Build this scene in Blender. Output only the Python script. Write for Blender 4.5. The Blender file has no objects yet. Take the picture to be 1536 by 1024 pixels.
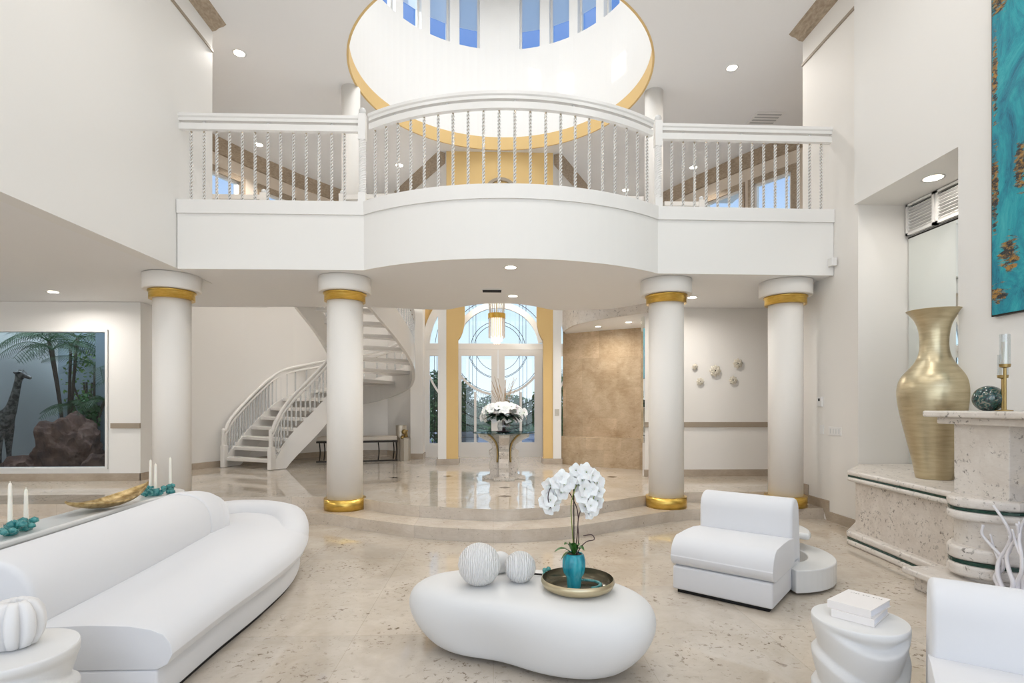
import bpy, bmesh, math, random
from mathutils import Vector, Matrix
random.seed(7)
sc = bpy.context.scene
C = sc.collection
PI = math.pi

# ---------------------------------------------------------------- camera
F = 820.0
YAW = math.atan(28 / F)
cam_d = bpy.data.cameras.new('camera'); cam = bpy.data.objects.new('camera', cam_d); C.objects.link(cam)
cam.location = (0, 0, 1.5); cam.rotation_euler = (PI / 2, 0, -YAW)
cam_d.sensor_width = 36; cam_d.lens = F / 1536 * 36; cam_d.shift_y = 96 / 1536
cam_d.clip_start = 0.05; cam_d.clip_end = 300
sc.camera = cam
# ---------------------------------------------------------------- world / sun / exposure
sc.view_settings.view_transform = 'Standard'; sc.view_settings.look = 'None'
sc.view_settings.gamma = 1; sc.view_settings.exposure = 0.26; sc.view_settings.use_curve_mapping = False
W = bpy.data.worlds.new('sky'); sc.world = W; W.use_nodes = True
wn = W.node_tree.nodes; wl = W.node_tree.links
bg = wn['Background']; tc = wn.new('ShaderNodeTexCoord'); sx = wn.new('ShaderNodeSeparateXYZ'); rp = wn.new('ShaderNodeValToRGB')
wl.new(tc.outputs['Generated'], sx.inputs[0]); wl.new(sx.outputs[2], rp.inputs[0]); wl.new(rp.outputs[0], bg.inputs[0])
els = rp.color_ramp.elements
els[0].position = 0.0; els[0].color = (.80, .88, .95, 1); els[1].position = 1.0; els[1].color = (.07, .17, .48, 1)
e = els.new(.14); e.color = (.68, .83, .97, 1)
e = els.new(.30); e.color = (.48, .62, .86, 1)
e = els.new(.50); e.color = (.13, .26, .62, 1)
bg.inputs[1].default_value = 1.1

def area(name, loc, rot, sx_, sy_, power, col=(1, 1, 1), shape='RECTANGLE', spread=PI):
    l = bpy.data.lights.new(name, 'AREA'); l.shape = shape; l.size = sx_; l.size_y = sy_; l.energy = power; l.color = col; l.spread = spread
    o = bpy.data.objects.new(name, l); C.objects.link(o); o.location = loc; o.rotation_euler = rot
    return o
sun_l = bpy.data.lights.new('sun', 'SUN'); sun_l.energy = 3.0; sun_l.angle = math.radians(1.0); sun_l.color = (1, .95, .88)
sun = bpy.data.objects.new('sun', sun_l); C.objects.link(sun)
SUND = Vector((4.46, 1.62, -1.35)).normalized(); sun.rotation_euler = SUND.to_track_quat('-Z', 'Y').to_euler()
area('daylight_rear_window', (0.3, -3.7, 3.3), (PI / 2, 0, 0), 7.2, 5.6, 125, (.90, .95, 1.0))
area('left_room_rear_fill', (-6.6, -3.7, 1.6), (PI / 2, 0, 0), 4.6, 2.4, 45, (.95, .97, 1.0))  # added fill light at the unseen rear of the left room
area('garden_fill', (-9.0, 10.9, 5.6), (0, 0, 0), 4.6, 2.6, 300, (.82, .92, 1.0))  # added fill light brightening the garden behind the tinted glass
area('dome_top_fill', (.13, 8.85, 10.4), (0, 0, 0), 3.6, 3.6, 95, (.98, .99, 1.0), 'DISK', math.radians(115))  # added fill under the closed dome cap, lighting the foyer below

# ---------------------------------------------------------------- materials
def mat(name, col, rough=.6, metal=0., spec=.5, **k):
    m = bpy.data.materials.new(name); m.use_nodes = True
    b = m.node_tree.nodes['Principled BSDF']
    b.inputs['Base Color'].default_value = (*col, 1); b.inputs['Roughness'].default_value = rough
    b.inputs['Metallic'].default_value = metal; b.inputs['Specular IOR Level'].default_value = spec
    for kk, v in k.items():
        b.inputs[kk.replace('_', ' ')].default_value = v
    return m
def nd(m, t, **k):
    n = m.node_tree.nodes.new(t)
    for kk, v in k.items():
        if kk.startswith('i_'): n.inputs[kk[2:].replace('_', ' ')].default_value = v
        else: setattr(n, kk, v)
    return n
def lk(m, a, b): m.node_tree.links.new(a, b)
def ramp(m, fac, stops):
    r = nd(m, 'ShaderNodeValToRGB'); lk(m, fac, r.inputs[0]); e = r.color_ramp.elements
    e[0].position, e[0].color = stops[0][0], (*stops[0][1], 1)
    e[1].position, e[1].color = stops[-1][0], (*stops[-1][1], 1)
    for p, c in stops[1:-1]:
        x = e.new(p); x.color = (*c, 1)
    return r.outputs[0]
def mixc(m, fac, a, b, mode='MIX'):
    n = nd(m, 'ShaderNodeMix', data_type='RGBA', blend_type=mode)
    for s, v in ((0, fac), (6, a), (7, b)):
        if isinstance(v, (int, float)): n.inputs[s].default_value = v
        elif isinstance(v, tuple): n.inputs[s].default_value = (*v, 1)
        else: lk(m, v, n.inputs[s])
    return n.outputs[2]
def pos(m, scale=(1, 1, 1)):
    t = nd(m, 'ShaderNodeNewGeometry'); mp = nd(m, 'ShaderNodeMapping'); lk(m, t.outputs['Position'], mp.inputs[0]); mp.inputs['Scale'].default_value = scale
    return mp.outputs[0]
def opos(m, scale=(1, 1, 1)):
    t = nd(m, 'ShaderNodeTexCoord'); mp = nd(m, 'ShaderNodeMapping'); lk(m, t.outputs['Object'], mp.inputs[0]); mp.inputs['Scale'].default_value = scale
    return mp.outputs[0]
def noise(m, vec, scale, detail=4, rough=.55, dist=0):
    n = nd(m, 'ShaderNodeTexNoise'); n.inputs['Scale'].default_value = scale; n.inputs['Detail'].default_value = detail
    n.inputs['Roughness'].default_value = rough; n.inputs['Distortion'].default_value = dist; lk(m, vec, n.inputs['Vector']); return n.outputs['Fac']
def bump(m, h, strength=.2, dist=.01):
    b = nd(m, 'ShaderNodeBump'); b.inputs['Strength'].default_value = strength; b.inputs['Distance'].default_value = dist
    lk(m, h, b.inputs['Height']); lk(m, b.outputs[0], m.node_tree.nodes['Principled BSDF'].inputs['Normal'])
def bsdf(m): return m.node_tree.nodes['Principled BSDF']

def paint(name, col, rough=.6):
    m = mat(name, col, rough, spec=.3); h = noise(m, pos(m), 60, 2); bump(m, h, .03, .004); return m
PAINT = paint('cream_wall_paint', (.83, .80, .755))
WHITE = paint('white_wall_paint', (.83, .815, .785))
CEIL = paint('ceiling_paint', (.84, .83, .82))
DRUM = paint('dome_paint', (.86, .855, .84))
GOLDP = paint('ochre_wall_paint', (.74, .52, .23))
BEIGE = paint('beige_window_wall_paint', (.72, .63, .53))
TRIMW = mat('white_gloss_trim', (.82, .805, .78), .3)
RAILW = mat('warm_white_lacquer', (.80, .77, .725), .25)
WOOD = mat('limed_wood', (.36, .28, .20), .5)
n_ = noise(WOOD, opos(WOOD, (3, 3, 14)), 5, 5); lk(WOOD, ramp(WOOD, n_, [(.3, (.28, .21, .145)), (.7, (.46, .37, .27))]), bsdf(WOOD).inputs['Base Color'])
TRIMB = mat('taupe_chair_rail', (.35, .29, .22), .5)
BRASS = mat('brushed_brass', (.72, .48, .11), .28, 1.0)
n_ = noise(BRASS, opos(BRASS, (1, 1, 6)), 12, 3); lk(BRASS, ramp(BRASS, n_, [(.3, (.62, .40, .08)), (.75, (.80, .56, .16))]), bsdf(BRASS).inputs['Base Color'])
BRONZE = mat('antique_brass', (.40, .29, .12), .35, 1.0)
def stone(name, lo, hi, dark, tile=None, rough=.1, pits=.62, scale=3., coat=0., pitcol=None, fleck=40):
    m = mat(name, hi, rough, spec=.5)
    v = pos(m)
    big = noise(m, v, scale, 6, .6, .6); col = ramp(m, big, [(.32, lo), (.68, hi)])
    st = noise(m, pos(m, (1, 1, 3)), scale * 4, 6, .7, 1.2); col = mixc(m, .35, col, ramp(m, st, [(.35, lo), (.65, hi)]))
    fl = noise(m, v, fleck, 5, .7, .4)
    fm = ramp(m, fl, [(pits, (0, 0, 0)), (min(.99, pits + .07), (1, 1, 1))])
    patch = ramp(m, noise(m, v, scale * 1.7, 3), [(.42, (0, 0, 0)), (.62, (1, 1, 1))])
    fm2 = mixc(m, 1.0, fm, patch, 'MULTIPLY')
    col = mixc(m, fm2, col, dark)
    if tile:
        br = nd(m, 'ShaderNodeTexBrick'); br.offset = tile[3] if len(tile) > 3 else 0.0
        sv = pos(m, tile[2]) if tile[2] else v
        if len(tile) > 4:
            s_ = nd(m, 'ShaderNodeSeparateXYZ'); c_ = nd(m, 'ShaderNodeCombineXYZ'); lk(m, v, s_.inputs[0])
            lk(m, s_.outputs[tile[4][0]], c_.inputs[0]); lk(m, s_.outputs[tile[4][1]], c_.inputs[1]); sv = c_.outputs[0]
        lk(m, sv, br.inputs['Vector']); br.inputs['Scale'].default_value = 1.0
        br.inputs['Brick Width'].default_value = tile[0]; br.inputs['Row Height'].default_value = tile[1]
        br.inputs['Mortar Size'].default_value = .0025; br.inputs['Mortar Smooth'].default_value = .3
        br.inputs['Color1'].default_value = (.95, .95, .95, 1) if len(tile) < 4 else (.80, .78, .75, 1); br.inputs['Color2'].default_value = (1.06, 1.05, 1.03, 1) if len(tile) < 4 else (1.12, 1.1, 1.08, 1); br.inputs['Mortar'].default_value = (.84, .82, .79, 1)
        col = mixc(m, 1.0, col, br.outputs['Color'], 'MULTIPLY')
    lk(m, col, bsdf(m).inputs['Base Color'])
    return m, fm2
FLOOR, _ = stone('polished_fossil_marble', (.50, .43, .345), (.66, .595, .515), (.22, .17, .12), (.9, .9, None), .035, .565, 1.3, fleck=22)
STEP, f_ = stone('marble_step', (.52, .44, .35), (.70, .63, .55), (.20, .16, .12), (.9, 5.0, None), .10, .60, 2.0)
TRAV, _ = stone('warm_travertine_wall', (.42, .30, .18), (.72, .58, .41), (.26, .17, .10), (.62, .62, None, .5, (0, 2)), .12, .60, 2.6)
CORAL, f_ = stone('pale_coral_stone', (.64, .58, .515), (.80, .755, .70), (.12, .10, .08), None, .45, .565, 4., fleck=26)
bump(CORAL, f_, -.5, .01)
CORALP, f_ = stone('pitted_coral_stone', (.58, .51, .44), (.76, .70, .63), (.15, .12, .09), None, .5, .545, 6., fleck=34)
bump(CORALP, f_, -.5, .008)
BASEB, _ = stone('taupe_stone_baseboard', (.36, .29, .22), (.50, .42, .33), (.25, .2, .15), None, .2, .66, 2.5)
GREEN = mat('green_marble_inlay', (.012, .05, .035), .12)
DARK = mat('dark_metal', (.03, .025, .02), .4, .6)
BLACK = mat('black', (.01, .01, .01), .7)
FAB = mat('white_upholstery', (.74, .74, .75), .85, spec=.2, Sheen_Weight=.3)
h_ = noise(FAB, opos(FAB), 260, 2); bump(FAB, h_, .12, .002)
PLAST = mat('matt_white_plaster', (.74, .735, .72), .55, spec=.3)
GLOSSW = mat('white_lacquer', (.76, .76, .74), .15)
CERW = mat('white_ceramic', (.76, .75, .74), .4)
h_ = noise(CERW, opos(CERW), 90, 3); bump(CERW, h_, .1, .002)
CARVE = mat('carved_white_ceramic', (.78, .77, .75), .6)
wv = nd(CARVE, 'ShaderNodeTexWave', bands_direction='X'); wv.inputs['Scale'].default_value = 24; wv.inputs['Distortion'].default_value = 5; wv.inputs['Detail'].default_value = 2; wv.inputs['Detail Scale'].default_value = 1.5
lk(CARVE, opos(CARVE, (1, 1, .5)), wv.inputs['Vector']); bump(CARVE, wv.outputs['Fac'], .75, .007)
ACRYL = mat('clear_twisted_acrylic', (.93, .93, .92), .08, spec=.9, Transmission_Weight=.35, IOR=1.4)
GLASS = bpy.data.materials.new('clear_glass'); GLASS.use_nodes = True
def glass_like(m, tint, gloss=.06, rough=.01, fac=None):
    t = m.node_tree; t.nodes.clear(); o = t.nodes.new('ShaderNodeOutputMaterial'); a = t.nodes.new('ShaderNodeBsdfTransparent'); g = t.nodes.new('ShaderNodeBsdfGlossy'); x = t.nodes.new('ShaderNodeMixShader')
    a.inputs[0].default_value = (*tint, 1); g.inputs['Roughness'].default_value = rough; x.inputs[0].default_value = gloss
    t.links.new(a.outputs[0], x.inputs[1]); t.links.new(g.outputs[0], x.inputs[2]); t.links.new(x.outputs[0], o.inputs[0])
glass_like(GLASS, (.93, .97, .98), .05)
TINT = bpy.data.materials.new('tinted_garden_glass'); TINT.use_nodes = True; glass_like(TINT, (.72, .76, .78), .02)
TOPG = bpy.data.materials.new('tabletop_glass'); TOPG.use_nodes = True; glass_like(TOPG, (.40, .52, .50), .25)
GLARE = bpy.data.materials.new('pale_glare_film'); GLARE.use_nodes = True  # pale film whose colour stands in for glare on the dome glass
def _fr(m):
    t = m.node_tree; t.nodes.clear(); o = t.nodes.new('ShaderNodeOutputMaterial'); a = t.nodes.new('ShaderNodeBsdfTransparent'); g = t.nodes.new('ShaderNodeBsdfTranslucent'); x = t.nodes.new('ShaderNodeMixShader')
    g.inputs[0].default_value = (.9, .92, .95, 1); x.inputs[0].default_value = .85; t.links.new(a.outputs[0], x.inputs[1]); t.links.new(g.outputs[0], x.inputs[2]); t.links.new(x.outputs[0], o.inputs[0])
_fr(GLARE)
BUBBLE = bpy.data.materials.new('bowl_glass'); BUBBLE.use_nodes = True; glass_like(BUBBLE, (.86, .90, .92), .22)
MIRROR = mat('mirror_silver', (.86, .90, .89), .01, 1.0)
SILVER = mat('silver_mesh_metal', (.55, .50, .42), .35, 1.0)
h_ = noise(SILVER, opos(SILVER), 60, 4); bump(SILVER, h_, .6, .01)
TEAL = mat('teal_cast_glass', (.05, .40, .40), .12, spec=.8, Transmission_Weight=.5, IOR=1.4)
h_ = noise(TEAL, opos(TEAL), 30, 3); lk(TEAL, ramp(TEAL, h_, [(.35, (.02, .28, .30)), (.7, (.25, .68, .64))]), bsdf(TEAL).inputs['Base Color'])
TEALV = mat('teal_glazed_ceramic', (.02, .33, .40), .15)
wv = nd(TEALV, 'ShaderNodeTexNoise'); wv.inputs['Scale'].default_value = 18; wv.inputs['Detail'].default_value = 5; lk(TEALV, opos(TEALV, (1, 1, .25)), wv.inputs['Vector'])
lk(TEALV, ramp(TEALV, wv.outputs['Fac'], [(.3, (.008, .17, .24)), (.55, (.03, .36, .43)), (.8, (.18, .55, .58))]), bsdf(TEALV).inputs['Base Color'])
CANDLE = mat('ivory_wax', (.86, .82, .72), .4, Subsurface_Weight=.1)
CHAMP = mat('champagne_metallic_glaze', (.60, .49, .29), .34, .9)
vv = nd(CHAMP, 'ShaderNodeTexVoronoi'); vv.inputs['Scale'].default_value = 22; lk(CHAMP, opos(CHAMP, (1, 1, 1)), vv.inputs['Vector'])
h_ = noise(CHAMP, opos(CHAMP, (1, 1, 7)), 5, 4)
lk(CHAMP, ramp(CHAMP, h_, [(.3, (.50, .42, .27)), (.7, (.64, .56, .38))]), bsdf(CHAMP).inputs['Base Color'])
bump(CHAMP, vv.outputs['Distance'], .12, .004)
GOLDB = mat('hammered_gold_leaf', (.55, .40, .18), .38, .8)
h_ = noise(GOLDB, opos(GOLDB), 22, 4); lk(GOLDB, ramp(GOLDB, h_, [(.35, (.33, .22, .08)), (.7, (.66, .51, .27))]), bsdf(GOLDB).inputs['Base Color']); bump(GOLDB, h_, .4, .006)
PETAL = mat('white_petal', (.90, .90, .88), .6, Subsurface_Weight=.1)
LEAF = mat('glossy_leaf', (.05, .16, .03), .3)
DLEAF = mat('dark_leaf', (.012, .03, .018), .4)
TWIG = mat('dry_twig', (.35, .22, .10), .7)
STEM = mat('dark_stem', (.05, .02, .02), .5)
STEMG = mat('green_stem', (.20, .26, .05), .5)
WHITEM = mat('white_powder_coat', (.80, .78, .80), .4)
def emis(name, col, s):
    m = mat(name, col, .5); b = bsdf(m); b.inputs['Emission Color'].default_value = (*col, 1); b.inputs['Emission Strength'].default_value = s; return m
LAMP = emis('lamp_lens', (1, .93, .80), 9)
CRYST = emis('lit_crystal_rods', (1, .84, .70), .8)
BALE = mat('bark', (.10, .07, .05), .9)

# ---------------------------------------------------------------- mesh helpers
def nb(): return bmesh.new()
def link(o): C.objects.link(o); return o
def ob(name, bm, m, parent=None, smooth=False, bevel=0, seg=2, sub=0, fix=True):
    if fix: bmesh.ops.recalc_face_normals(bm, faces=bm.faces)
    me = bpy.data.meshes.new(name); bm.to_mesh(me); bm.free()
    for x in (m if isinstance(m, (list, tuple)) else [m]): me.materials.append(x)
    if smooth:
        for p in me.polygons: p.use_smooth = True
    o = bpy.data.objects.new(name, me); link(o)
    if bevel:
        b = o.modifiers.new('bevel', 'BEVEL'); b.width = bevel; b.segments = seg; b.limit_method = 'ANGLE'; b.angle_limit = .6
        if seg > 2: b.harden_normals = False
    if sub:
        s = o.modifiers.new('sub', 'SUBSURF'); s.levels = sub; s.render_levels = sub
    if smooth and not sub:
        try:
            me.shade_smooth() if False else None
        except Exception: pass
    if parent: par(o, parent)
    return o
def par(o, p):
    o.parent = p; v = Vector((0, 0, 0)); q = p
    while q is not None: v += q.location; q = q.parent if q.parent and q.type == 'EMPTY' else None
    if p.type == 'EMPTY': o.matrix_parent_inverse = Matrix.Translation(-v)
def tag(o, label, cat, group=None, kind=None):
    o['label'] = label; o['category'] = cat
    if group: o['group'] = group
    if kind: o['kind'] = kind
    return o
def thing(name, loc, label, cat, group=None):
    o = bpy.data.objects.new(name, None); link(o); o.location = loc; o.empty_display_size = .1
    return tag(o, label, cat, group, 'thing')
def struct(name, bm, m, parent=None, **k):
    o = ob(name, bm, m, parent, **k)
    if not parent: o['kind'] = 'structure'
    return o
def dup(root, loc, rz=0, label=None):
    r = root.copy(); link(r); r.location = loc; r.rotation_euler = (0, 0, rz)
    if label: r['label'] = label
    for ch in list(root.children):
        c = ch.copy(); link(c); c.parent = r
        for g in list(ch.children):
            d = g.copy(); link(d); d.parent = c
    return r
def box(bm, x0, x1, y0, y1, z0, z1, mx=None, mi=0):
    vs = [bm.verts.new((x, y, z)) for z in (z0, z1) for x, y in ((x0, y0), (x1, y0), (x1, y1), (x0, y1))]
    if mx is not None:
        for v in vs: v.co = mx @ v.co
    fs = [bm.faces.new([vs[i] for i in f]) for f in ((3, 2, 1, 0), (4, 5, 6, 7), (0, 1, 5, 4), (1, 2, 6, 5), (2, 3, 7, 6), (3, 0, 4, 7))]
    for f in fs: f.material_index = mi
    return vs
def prism(bm, pts, z0, z1):
    a = [bm.verts.new((x, y, z0)) for x, y in pts]; b = [bm.verts.new((x, y, z1)) for x, y in pts]; n = len(pts)
    bm.faces.new(a[::-1]); bm.faces.new(b)
    for i in range(n): bm.faces.new((a[i], a[(i + 1) % n], b[(i + 1) % n], b[i]))
def lathe(bm, prof, c=(0, 0, 0), seg=32, fn=None, cap=True):
    rings = []
    for r, z in prof:
        ring = []
        for i in range(seg):
            a = 2 * PI * i / seg; rr = r * (fn(a, z) if fn else 1)
            ring.append(bm.verts.new((c[0] + rr * math.cos(a), c[1] + rr * math.sin(a), c[2] + z)))
        rings.append(ring)
    for p, q in zip(rings, rings[1:]):
        for i in range(seg): bm.faces.new((p[i], p[(i + 1) % seg], q[(i + 1) % seg], q[i]))
    if cap:
        bm.faces.new(rings[0][::-1]); bm.faces.new(rings[-1])
def tube(bm, pts, r, seg=8, cap=True):
    pts = [Vector(p) for p in pts]; n = len(pts); rings = []
    up = Vector((0, 0, 1)); prev = None
    for i, p in enumerate(pts):
        t = (pts[min(i + 1, n - 1)] - pts[max(i - 1, 0)]).normalized()
        if prev is None:
            a = t.orthogonal().normalized()
        else:
            a = (prev - t * prev.dot(t))
            a = a.normalized() if a.length > 1e-6 else t.orthogonal().normalized()
        prev = a; b = t.cross(a); rr = r(i / (n - 1)) if callable(r) else r
        rings.append([bm.verts.new(p + (a * math.cos(2 * PI * k / seg) + b * math.sin(2 * PI * k / seg)) * rr) for k in range(seg)])
    for p, q in zip(rings, rings[1:]):
        for k in range(seg): bm.faces.new((p[k], p[(k + 1) % seg], q[(k + 1) % seg], q[k]))
    if cap: bm.faces.new(rings[0][::-1]); bm.faces.new(rings[-1])
def sweep(bm, path, prof, closed=False):
    """prof: list of (lateral, vertical); lateral is to the left of travel in plan."""
    path = [Vector(p) for p in path]; n = len(path); rings = []
    for i, p in enumerate(path):
        t = path[min(i + 1, n - 1)] - path[max(i - 1, 0)]
        t.z = 0; t = t.normalized() if t.length > 1e-6 else Vector((0, 1, 0)); l = Vector((-t.y, t.x, 0))
        if 0 < i < n - 1:
            t1 = (path[i] - path[i - 1]); t1.z = 0; cs = max(.5, abs(t1.normalized().dot(t))) if t1.length > 1e-6 else 1
        else: cs = 1
        rings.append([bm.verts.new(p + l * a / cs + Vector((0, 0, b))) for a, b in prof])
    m = len(prof)
    for p, q in zip(rings, rings[1:]):
        for k in range(m): bm.faces.new((p[k], p[(k + 1) % m], q[(k + 1) % m], q[k]))
    bm.faces.new(rings[0][::-1]); bm.faces.new(rings[-1])
def rect(w, h, z=0): return [(-w / 2, z), (w / 2, z), (w / 2, z + h), (-w / 2, z + h)]
def cat(pts, n=8):
    """Catmull-Rom through points of any dimension."""
    P = [Vector(p) for p in pts]; P = [P[0] * 2 - P[1]] + P + [P[-1] * 2 - P[-2]]; out = []
    for i in range(1, len(P) - 2):
        for k in range(n):
            t = k / n; a, b, c, d = P[i - 1:i + 3]
            out.append(.5 * ((2 * b) + (c - a) * t + (2 * a - 5 * b + 4 * c - d) * t * t + (3 * b - a - 3 * c + d) * t ** 3))
    out.append(P[-2]); return out
def circ3(p, q, r, n):
    ax, ay = p; bx, by = q; cx, cy = r; d = 2 * (ax * (by - cy) + bx * (cy - ay) + cx * (ay - by))
    ux = ((ax ** 2 + ay ** 2) * (by - cy) + (bx ** 2 + by ** 2) * (cy - ay) + (cx ** 2 + cy ** 2) * (ay - by)) / d
    uy = ((ax ** 2 + ay ** 2) * (cx - bx) + (bx ** 2 + by ** 2) * (ax - cx) + (cx ** 2 + cy ** 2) * (bx - ax)) / d
    R = math.hypot(ax - ux, ay - uy); a0 = math.atan2(ay - uy, ax - ux); a1 = math.atan2(cy - uy, cx - ux)
    if a1 < a0: a1 += 2 * PI
    return [(ux + R * math.cos(a0 + (a1 - a0) * i / n), uy + R * math.sin(a0 + (a1 - a0) * i / n)) for i in range(n + 1)]
def ball(bm, c, r, sub=3, sc_=(1, 1, 1)):
    m = Matrix.Translation(c) @ Matrix.Diagonal((r * sc_[0], r * sc_[1], r * sc_[2], 1)); return bmesh.ops.create_icosphere(bm, subdivisions=sub, radius=1, matrix=m)['verts']
def wallseg(bm, p, q, z0, z1, th=.15, holes=(), out=1):
    """vertical wall from p to q with rectangular holes (s0,s1,za,zb) along it; thickness to the left (out=1) or right."""
    p = Vector((*p, 0)); q = Vector((*q, 0)); d = q - p; L = d.length; d.normalize(); n = Vector((-d.y, d.x, 0)) * th * out
    ss = sorted({0, L, *[h[0] for h in holes], *[h[1] for h in holes]}); zs = sorted({z0, z1, *[h[2] for h in holes], *[h[3] for h in holes]})
    ss = [s for s in ss if 0 <= s <= L]
    for a, b in zip(ss, ss[1:]):
        run = None
        for c_, e_ in zip(zs, zs[1:]):
            m = ((a + b) / 2, (c_ + e_) / 2)
            if any(h[0] < m[0] < h[1] and h[2] < m[1] < h[3] for h in holes): continue
            A, B = p + d * a, p + d * b
            vs = [bm.verts.new(v) for v in (A + Vector((0, 0, c_)), B + Vector((0, 0, c_)), B + n + Vector((0, 0, c_)), A + n + Vector((0, 0, c_)),
                                            A + Vector((0, 0, e_)), B + Vector((0, 0, e_)), B + n + Vector((0, 0, e_)), A + n + Vector((0, 0, e_)))]
            for f in ((3, 2, 1, 0), (4, 5, 6, 7), (0, 1, 5, 4), (1, 2, 6, 5), (2, 3, 7, 6), (3, 0, 4, 7)): bm.faces.new([vs[i] for i in f])

# ================================================================ SETTING
b = nb(); box(b, -9.6, 5.6, -4, 7.6, -.2, 0); o = struct('floor', b, FLOOR); o['label'] = 'polished beige fossil marble floor of the living room'
s1 = [(-9.6, 6.58), (-4.75, 6.58), (-4.35, 6.95), (-2.15, 6.98)] + [tuple(v[:2]) for v in cat([(-2.0, 6.93), (-1.42, 6.54), (-.75, 6.18), (-.2, 6.03), (.31, 5.99), (.99, 6.19), (1.75, 6.66), (2.35, 7.02)], 5)] + [(2.6, 7.08), (4.38, 7.1), (6.4, 7.1)]
s2 = [(-9.6, 6.95), (-4.75, 6.95), (-4.35, 7.40), (-1.98, 7.42)] + [tuple(v[:2]) for v in cat([(-1.9, 7.38), (-1.65, 7.2), (-1.15, 6.82), (-.32, 6.51), (.31, 6.45), (1.3, 6.84), (2.05, 7.36), (2.25, 7.5)], 5)] + [(2.6, 7.6), (4.38, 7.62), (6.4, 7.65)]
b = nb(); prism(b, s1 + [(6.4, 8.5), (-9.6, 8.5)], .0, .14); struct('floor_step', b, STEP)
b = nb(); prism(b, s2 + [(6.4, 13.3), (-9.6, 13.3)], .1, .28); struct('floor_foyer', b, [FLOOR, STEP])
fo = bpy.data.objects['floor_foyer']
for p in fo.data.polygons:
    if abs(p.normal.z) < .5: p.material_index = 1
b = nb(); box(b, -6.2, 6.4, 13.3, 13.8, .1, .28); struct('floor_rear', b, FLOOR)
# slab of the gallery bridge and the ceiling of the low left room
arc = circ3((-1.6, 6.83), (.2, 6.22), (2.08, 6.87), 28)
front = [(-3.86, 6.83)] + arc + [(4.37, 6.9)]
backe = [(6.4, 9.25), (2.6, 9.3)] + [tuple(v[:2]) for v in cat([(1.35, 9.62), (1.05, 9.58), (.75, 9.3), (.45, 9.07), (.13, 9.0), (-.2, 9.07), (-.5, 9.3), (-.8, 9.6), (-1.1, 9.62)], 4)] + [(-2.2, 9.38), (-3.86, 9.45)]
b = nb(); prism(b, front + [(6.4, 6.9)] + backe, 3.18, 3.95); struct('ceiling_gallery_bridge', b, CEIL)
br_ = bpy.data.objects['ceiling_gallery_bridge']
b = nb(); box(b, -9.6, -4.04, -4, 7.66, 3.185, 3.95); box(b, -9.6, -3.865, 7.66, 9.45, 3.185, 3.95); struct('ceiling_left_room', b, CEIL)
b = nb(); prism(b, [(-9.6, 9.45), (-3.86, 9.45), (-3.86, 9.5), (-9.6, 9.5)], 3.18, 3.95); struct('ceiling_edge', b, CEIL)
FASC = WHITE
b = nb(); sweep(b, [(-3.86, 6.83, 3.172)] + [(x, y, 3.172) for x, y in arc] + [(4.375, 6.9, 3.172)], [(-.012, 0), (.03, 0), (.03, .70), (-.012, .70)]); struct('trim_balcony_fascia', b, FASC)
b = nb(); sweep(b, [(-3.86, 6.83, 3.85)] + [(x, y, 3.85) for x, y in arc] + [(4.375, 6.9, 3.85)], [(-.035, 0), (.22, 0), (.22, .165), (-.035, .165)]); struct('trim_balcony_cap', b, TRIMW)
# main ceiling with round opening
DC = (.13, 8.85); DR = 2.38; CZ = 6.75
b = nb(); RX0, RX1, RY0, RY1 = -6.05, 6.2, -4.0, 14.0
ang = sorted([2 * PI * i / 96 for i in range(96)] + [math.atan2(y - DC[1], x - DC[0]) % (2 * PI) for x in (RX0, RX1) for y in (RY0, RY1)])
inn, outr = [], []
for a in ang:
    dx, dy = math.cos(a), math.sin(a); t = min(((RX1 if dx > 0 else RX0) - DC[0]) / dx if abs(dx) > 1e-9 else 1e9, ((RY1 if dy > 0 else RY0) - DC[1]) / dy if abs(dy) > 1e-9 else 1e9)
    inn.append(b.verts.new((DC[0] + DR * dx, DC[1] + DR * dy, CZ))); outr.append(b.verts.new((DC[0] + t * dx, DC[1] + t * dy, CZ)))
for i in range(len(ang)):
    j = (i + 1) % len(ang); b.faces.new((inn[i], outr[i], outr[j], inn[j]))
r_ = bmesh.ops.extrude_face_region(b, geom=b.faces[:]); bmesh.ops.translate(b, vec=(0, 0, .2), verts=[v for v in r_['geom'] if isinstance(v, bmesh.types.BMVert)])
struct('ceiling', b, CEIL)
# dome drum with clerestory windows
WANG = [s * a for a in (15, 30, 45, 60, 75, 105) for s in (-1, 1)]; HW = 5.2
def cellring(bm, r0, r1, a0, a1, z0, z1, n=3):
    for k in range(n):
        A = [math.radians(a0 + (a1 - a0) * (k + t) / n) for t in (0, 1)]
        vs = [bm.verts.new((DC[0] + r * math.sin(a), DC[1] + r * math.cos(a), z)) for z in (z0, z1) for r, a in ((r0, A[0]), (r1, A[0]), (r1, A[1]), (r0, A[1]))]
        for f in ((3, 2, 1, 0), (4, 5, 6, 7), (0, 1, 5, 4), (1, 2, 6, 5), (2, 3, 7, 6), (3, 0, 4, 7)): bm.faces.new([vs[i] for i in f])
b = nb(); ZS, ZT = 8.80, 10.0
cellring(b, DR, DR + .22, -180, 180, 6.8, ZS, 96); cellring(b, DR, DR + .22, -180, 180, ZT, 10.6, 96)
br = sorted([-180] + [a + s * HW for a in WANG for s in (-1, 1)] + [180])
for i in range(0, len(br), 2): cellring(b, DR, DR + .22, br[i], br[i + 1], ZS, ZT, 30 if br[i + 1] - br[i] > 40 else 4)
bmesh.ops.remove_doubles(b, verts=b.verts, dist=1e-4)
o = struct('wall_dome', b, DRUM, smooth=False)
b = nb(); cellring(b, .02, DR + .25, -180, 180, 10.6, 10.75, 64); struct('ceiling_dome', b, DRUM)
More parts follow.
